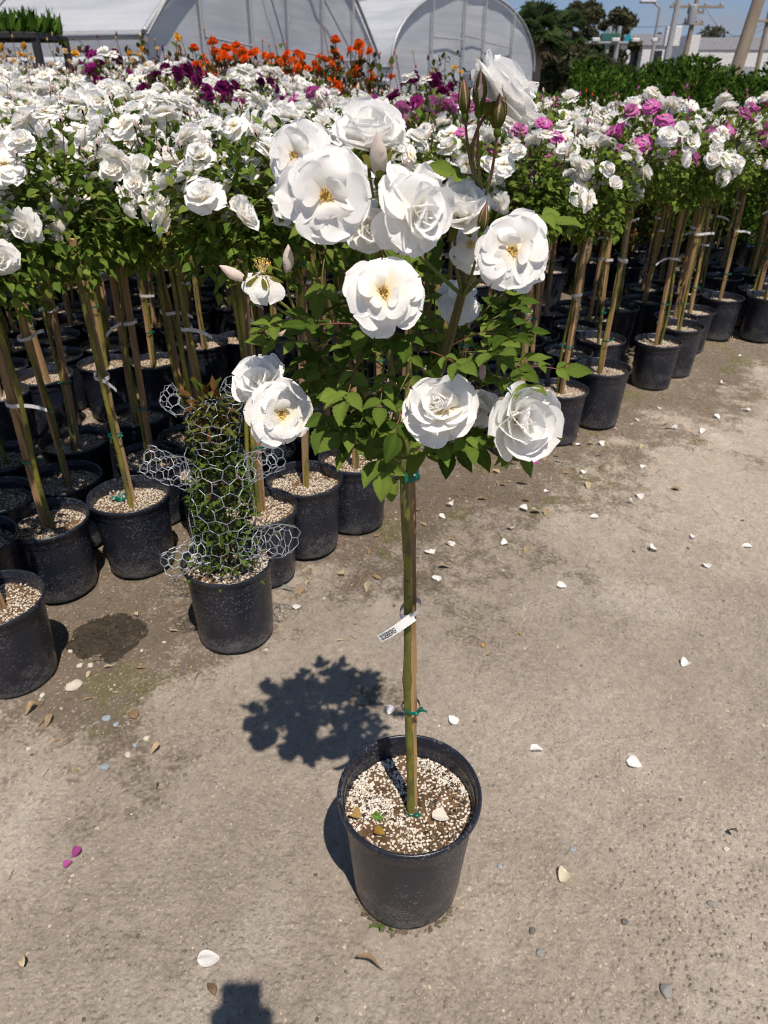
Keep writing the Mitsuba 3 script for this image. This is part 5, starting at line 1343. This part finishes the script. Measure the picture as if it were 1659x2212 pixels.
WP = [(450, 2074, .040), (1160, 1620, .030), (1370, 1648, .034), (978, 1557, .028), (842, 1538, .026), (1218, 1896, .030), (1480, 1432, .024), (1214, 1263, .026), (942, 1246, .026), (1526, 1223, .028), (1411, 1186, .028), (1614, 1178, .026), (1498, 1160, .022), (924, 1190, .026), (975, 1172, .026), (1090, 1172, .024), (1283, 1117, .026), (1358, 1085, .026), (1382, 1073, .028), (1130, 1101, .026), (1104, 1142, .022), (970, 1090, .028), (1010, 1000, .03), (1262, 1021, .024), (1392, 1009, .026), (1456, 927, .026), (1518, 935, .028), (1548, 903, .028), (1614, 887, .028), (1205, 995, .024), (1130, 990, .022),
      (955, 1115, .022), (1300, 958, .024), (1424, 880, .024), (640, 1312, .022), (1375, 905, .024), (1560, 830, .026), (1250, 960, .028), (780, 1075, .02), (935, 1188, .022), (1180, 1060, .018), (1600, 770, .022)]
for k, (px, py, L) in enumerate(WP):
    q = onz(px, py)
    near = {0: 'large white petal on the dirt nearest the photographer’s shadow', 1: 'white petal on the dirt right of the lone pot, first of two side by side', 2: 'folded white petal on the dirt, farther right of the lone pot', 3: 'white petal on the dirt just behind the lone pot rim', 4: 'narrow white petal on the dirt beside the crown shadow', 5: 'cream petal on the dirt right of the lone pot foot'}
    put_loose('fallen_petal', q[0], q[1], gz(q[0], q[1]) + .001, L * (1.35 if k > 5 else 1.12), (.90, .90, .89) if k != 5 else (.74, .68, .52), 200 + k, near.get(k, 'white rose petal fallen on the open dirt path behind the lone pot'), 'petal', None if k in near else 'white petals strewn on the path')
for k, (px, py, L, c, lab) in enumerate(((165, 1840, .026, (.42, .06, .16), 'crumpled dark pink petal on the dirt, upper of two'), (146, 1866, .020, (.50, .14, .24), 'crumpled dark pink petal on the dirt, lower of two'), (1158, 998, .024, (.55, .12, .30), 'bright pink petal on the dirt beyond the lone stem'), (1345, 945, .022, (.62, .40, .55), 'pale mauve petal on the dirt before the front pots'), (1330, 925, .02, (.62, .45, .58), 'second pale mauve petal beside the mud-splashed pot'), (1350, 820, .02, (.55, .3, .5), 'mauve petal at the foot of the front row'),
                                         (1045, 1393, .016, (.55, .38, .10), 'small yellow petal on the open path'), (1125, 1367, .013, (.50, .34, .10), 'tiny yellow scrap on the open path'), (1055, 1352 + 60, .012, (.55, .38, .12), 'second tiny yellow scrap on the open path'))):
    q = onz(px, py); put_loose('fallen_petal', q[0], q[1], gz(q[0], q[1]) + .001, L, c, 400 + k, lab, 'petal')


def dry_leaf(px, py, L, col, label, group=None, W=.42, curl=.5):
    q = onz(px, py); key = fresh('dry_leaf'); k = taken['dry_leaf']
    v, f, c = leaflet(L, L * W, .5, curl, k, 9, .03, col); v[:, 2] += .12 * L * np.sin(v[:, 0] / L * 5)
    v = v @ frame((sr.normal(0, .15), sr.normal(0, .15), 1), k * 2.1).T; v[:, 2] -= v[:, 2].min()
    add(key, (v + [q[0], q[1], gz(q[0], q[1]) + .001], f, c), 'mat_plain'); tag(key, label, 'leaf', group)


dry_leaf(465, 2160, .038, (.22, .09, .045), 'reddish brown dry leaf beside the photographer’s shadow')
dry_leaf(345, 1692, .018, (.08, .12, .04), 'small green leaf alone on the dirt left of the crown shadow')
dry_leaf(770, 2090, .060, (.30, .20, .12), 'long tan leaf lying below the lone pot', W=.2)
dry_leaf(52, 2093, .030, (.45, .36, .24), 'cream withered leaf by the frame edge')
dry_leaf(80, 1525, .040, (.33, .17, .08), 'curled orange-brown leaf before the nearest pot')
dry_leaf(608, 1275, .040, (.10, .20, .15), 'grey-green strap leaf beside the wire-caged pot', W=.25)
dry_leaf(1590, 1810, .030, (.14, .10, .07), 'dark dry leaf on the path at the frame edge')
dry_leaf(345, 1610, .032, (.48, .36, .20), 'pale yellow withered leaf among the blue-grey pebbles')
for k in range(95):
    t = sr.uniform(-.2, 3.2); w = -abs(sr.normal(0, .26)) + .06; q = EDGE_A + EDGE_D * t + EN * w
    if math.hypot(q[0] - WX, q[1] - WY) < .13 or any(math.hypot(q[0] - x, q[1] - y) < .12 for x, y, _, _ in spots[:13]): continue
    L = sr.uniform(.022, .055); key = fresh('dry_leaf'); n_ = taken['dry_leaf']
    col = np.array([(.36, .27, .17), (.26, .17, .10), (.19, .12, .07), (.42, .34, .24)][sr.integers(4)])
    v, f, c = leaflet(L, L * sr.uniform(.3, .55), .22, .12, n_, 7, .0, col); v[:, 2] += .05 * L * np.sin(v[:, 0] / L * 5)
    v = v @ frame((sr.normal(0, .2), sr.normal(0, .2), 1), n_ * 2.1).T; v[:, 2] -= v[:, 2].min()
    add(key, (v + [q[0], q[1], gz(q[0], q[1])], f, c), 'mat_plain'); tag(key, 'dry tan leaf in the litter along the edge of the rows', 'leaf', 'dry leaves along the rows')
mb = MB()
for k in range(2600):    # crumbs and twigs of the litter strip
    t = sr.uniform(-.5, 3.6); w = -abs(sr.normal(0, .22)) + sr.uniform(0, .3); q = EDGE_A + EDGE_D * t + EN * w; z = gz(q[0], q[1])
    if math.hypot(q[0] - WX, q[1] - WY) < .118 or any(math.hypot(q[0] - x, q[1] - y) < .115 for x, y, _, _ in spots[:13]): continue
    if k % 6 == 0:
        a = sr.uniform(0, 6.28); l = sr.uniform(.01, .05); mb.add(tube([(q[0], q[1], z + .002), (q[0] + l * math.cos(a), q[1] + l * math.sin(a), z + .003)], .0009, 4, np.array([.20, .14, .09]) * sr.uniform(.6, 1.6)))
    else:
        l = sr.uniform(.004, .011); v, f, c = lf(l, l * .6, .4, .3, k, 4, 0, np.array([.24, .16, .09]) * sr.uniform(.4, 1.9), False); mb.put(v @ frame((sr.normal(0, .3), sr.normal(0, .3), 1), k).T + [q[0], q[1], z + .002], f, c)
add('leaf_litter', mb.get(), 'mat_plain', False); tag('leaf_litter', 'brown leaf crumbs and twigs along the front of the pot rows', 'leaf litter', kind='stuff')
q = onz(232, 1372); v, f, c = soil_disc(.125, .0, 2, 64, 30, .006)
v[:, 2] += .006 * (meshkit.noise(v * [120, 120, 0], 6) - .5); v[:, 2] += .010 * (1 - (np.hypot(v[:, 0], v[:, 1]) / .125) ** 4) ; v[:, :2] *= (1 + .05 * (meshkit.fbm(v * 9 + 3, 3, 1) - .5))[:, None]
c = np.array([.046, .029, .022]) * (.6 + .9 * meshkit.noise(v * [90, 90, 0], 4))[:, None]
mb = MB(); mb.put(v + [q[0], q[1], gz(q[0], q[1]) - .001], f, c)
for k in range(420):
    a, d_ = sr.uniform(0, 6.28), .128 * math.sqrt(sr.uniform()); st_ = stone(sr.uniform(.0012, .004), k, .7, 0); x, y = q[0] + d_ * math.cos(a), q[1] + d_ * math.sin(a)
    mb.put(st_[0] + [x, y, gz(q[0], q[1]) + .010 * (1 - (d_ / .125) ** 4)], st_[1], np.array([.055, .036, .026]) * sr.uniform(.5, 1.8))
add('soil_patch', mb.get(), 'mat_stone'); tag('soil_patch', 'round dark mark of damp soil where a pot stood', 'soil', kind='stuff')
q = onz(1390, 812); mb = MB()
for k in range(46):
    a = sr.uniform(0, 6.28); l = sr.uniform(.04, .15); o = np.array([q[0] + sr.normal(0, .022), q[1] + sr.normal(0, .02), 0]); d = np.array([math.cos(a), math.sin(a), 0]) * l * .6
    pts = bez(o, o + [0, 0, l * .8], o + d + [0, 0, l * .7], 5); V, F_, C_ = ribbon(pts, np.array([.0016, .0010, 0])); mb.put(V, F_, np.array([.16, .22, .05]) * sr.uniform(.6, 1.3))
add('grass_tuft', mb.get(), 'mat_leaf'); tag('grass_tuft', 'green grass tuft at the foot of a front pot', 'grass', kind='stuff')
q = onz(262, 1078, .255); key = fresh('tie_tape'); mb = MB()
for k in range(3):
    a = .3 + k * .9; pts = [np.array([q[0] + (t - .5) * .075 * math.cos(a), q[1] + (t - .5) * .05 * math.sin(a), .258 + .008 * math.sin(t * 9 + k) + .004 * k]) for t in np.linspace(0, 1, 9)]; mb.add(ribbon(pts, np.array([.001, .005, .003])))
add(key, mb.get(), 'mat_tie'); tag(key, 'loose green tie tape lying on the soil of a pot', 'tape')

# ------------------------------------------------------------------ the photographer behind the camera, whose phone throws the shadow at the bottom of the picture
PC = CAM - FWD * .011 - UPV * .028 + np.array([-.017, 0, 0])
XV = np.array([1.0, 0, 0]); PM = np.stack([XV, UPV, FWD], 1)
t_ = trimesh.creation.extrude_polygon(__import__('shapely').box(-.031, -.073, .031, .073).buffer(.008), .008, engine='earcut')
add('phone', (np.array(t_.vertices) @ PM.T + PC - FWD * .004, np.array(t_.faces), np.ones((len(t_.vertices), 3)) * .04), 'mat_plain', 30); tag('phone', 'dark phone held upright in both hands', 'phone')


def chain(joints):
    out = []
    for (a, ra), (b, rb) in zip(joints[:-1], joints[1:]):
        out.append(m3.Manifold.batch_hull([m3.Manifold.sphere(ra, 16).translate(np.asarray(a, float).tolist()), m3.Manifold.sphere(rb, 16).translate(np.asarray(b, float).tolist())]))
    return out


parts = []
hipz = .90; px0 = -.02; py0 = -.46
parts += chain([((px0 - .08, py0, hipz), .10), ((px0 + .08, py0, hipz), .10)]) + chain([((px0, py0, hipz), .13), ((px0, py0, 1.12), .125), ((px0, py0 + .01, 1.30), .14)])
parts += chain([((px0 - .16, py0, 1.36), .06), ((px0 + .16, py0, 1.36), .06)]) + chain([((px0, py0, 1.36), .06), ((px0, py0 + .03, 1.47), .05), ((px0, py0 + .06, 1.545), .085), ((px0, py0 + .065, 1.60), .092)])
parts += chain([((px0, py0 + .15, 1.555), .012), ((px0, py0 + .165, 1.535), .016)])
for s in (-1, 1):
    parts += chain([((px0 + s * .085, py0, .88), .085), ((px0 + s * .10, py0 + .02, .48), .055), ((px0 + s * .11, py0, .08), .040), ((px0 + s * .12, py0 + .14, .03), .032)])
    hand = PC + XV * s * .047 - UPV * .018
    elbow = np.array([px0 + s * .24, py0 + .16, 1.17])
    parts += chain([((px0 + s * .18, py0, 1.35), .055), (elbow, .042), (hand - FWD * .03 - UPV * .055, .027), (hand - UPV * .02, .024)])
    parts += chain([(hand - UPV * .03, .018), (hand + UPV * .012 - FWD * .006, .012), (hand + UPV * .045 - XV * s * .012 - FWD * .012, .009)])
    for i in range(4):
        o = hand + UPV * (.022 - i * .019) + FWD * .008
        parts += chain([(o - FWD * .010, .010), (o + XV * s * .004 + FWD * .008, .009), (o - XV * s * .012 + FWD * .006, .008)]) if i else chain([(o - FWD * .010, .010), (o + XV * s * .005 + UPV * .008, .009), (o - XV * s * .004 + UPV * .018, .008)])
body = m3.Manifold.batch_boolean(parts, m3.OpType.Add).refine_to_length(.03).to_mesh()
bm = trimesh.Trimesh(np.array(body.vert_properties[:, :3]), np.array(body.tri_verts)); trimesh.smoothing.filter_taubin(bm, iterations=6)
v = np.array(bm.vertices); skin = (v[:, 2] > 1.43) | (np.hypot(v[:, 0] - PC[0], v[:, 1]) < .12)
col = np.where(skin[:, None], [.45, .28, .20], np.where((v[:, 2] > .88)[:, None], [.10, .14, .22], [.05, .06, .09]))
add('person', (v, np.array(bm.faces), col), 'mat_plain'); tag('person', 'person in a dark shirt holding up a phone with both hands', 'person')
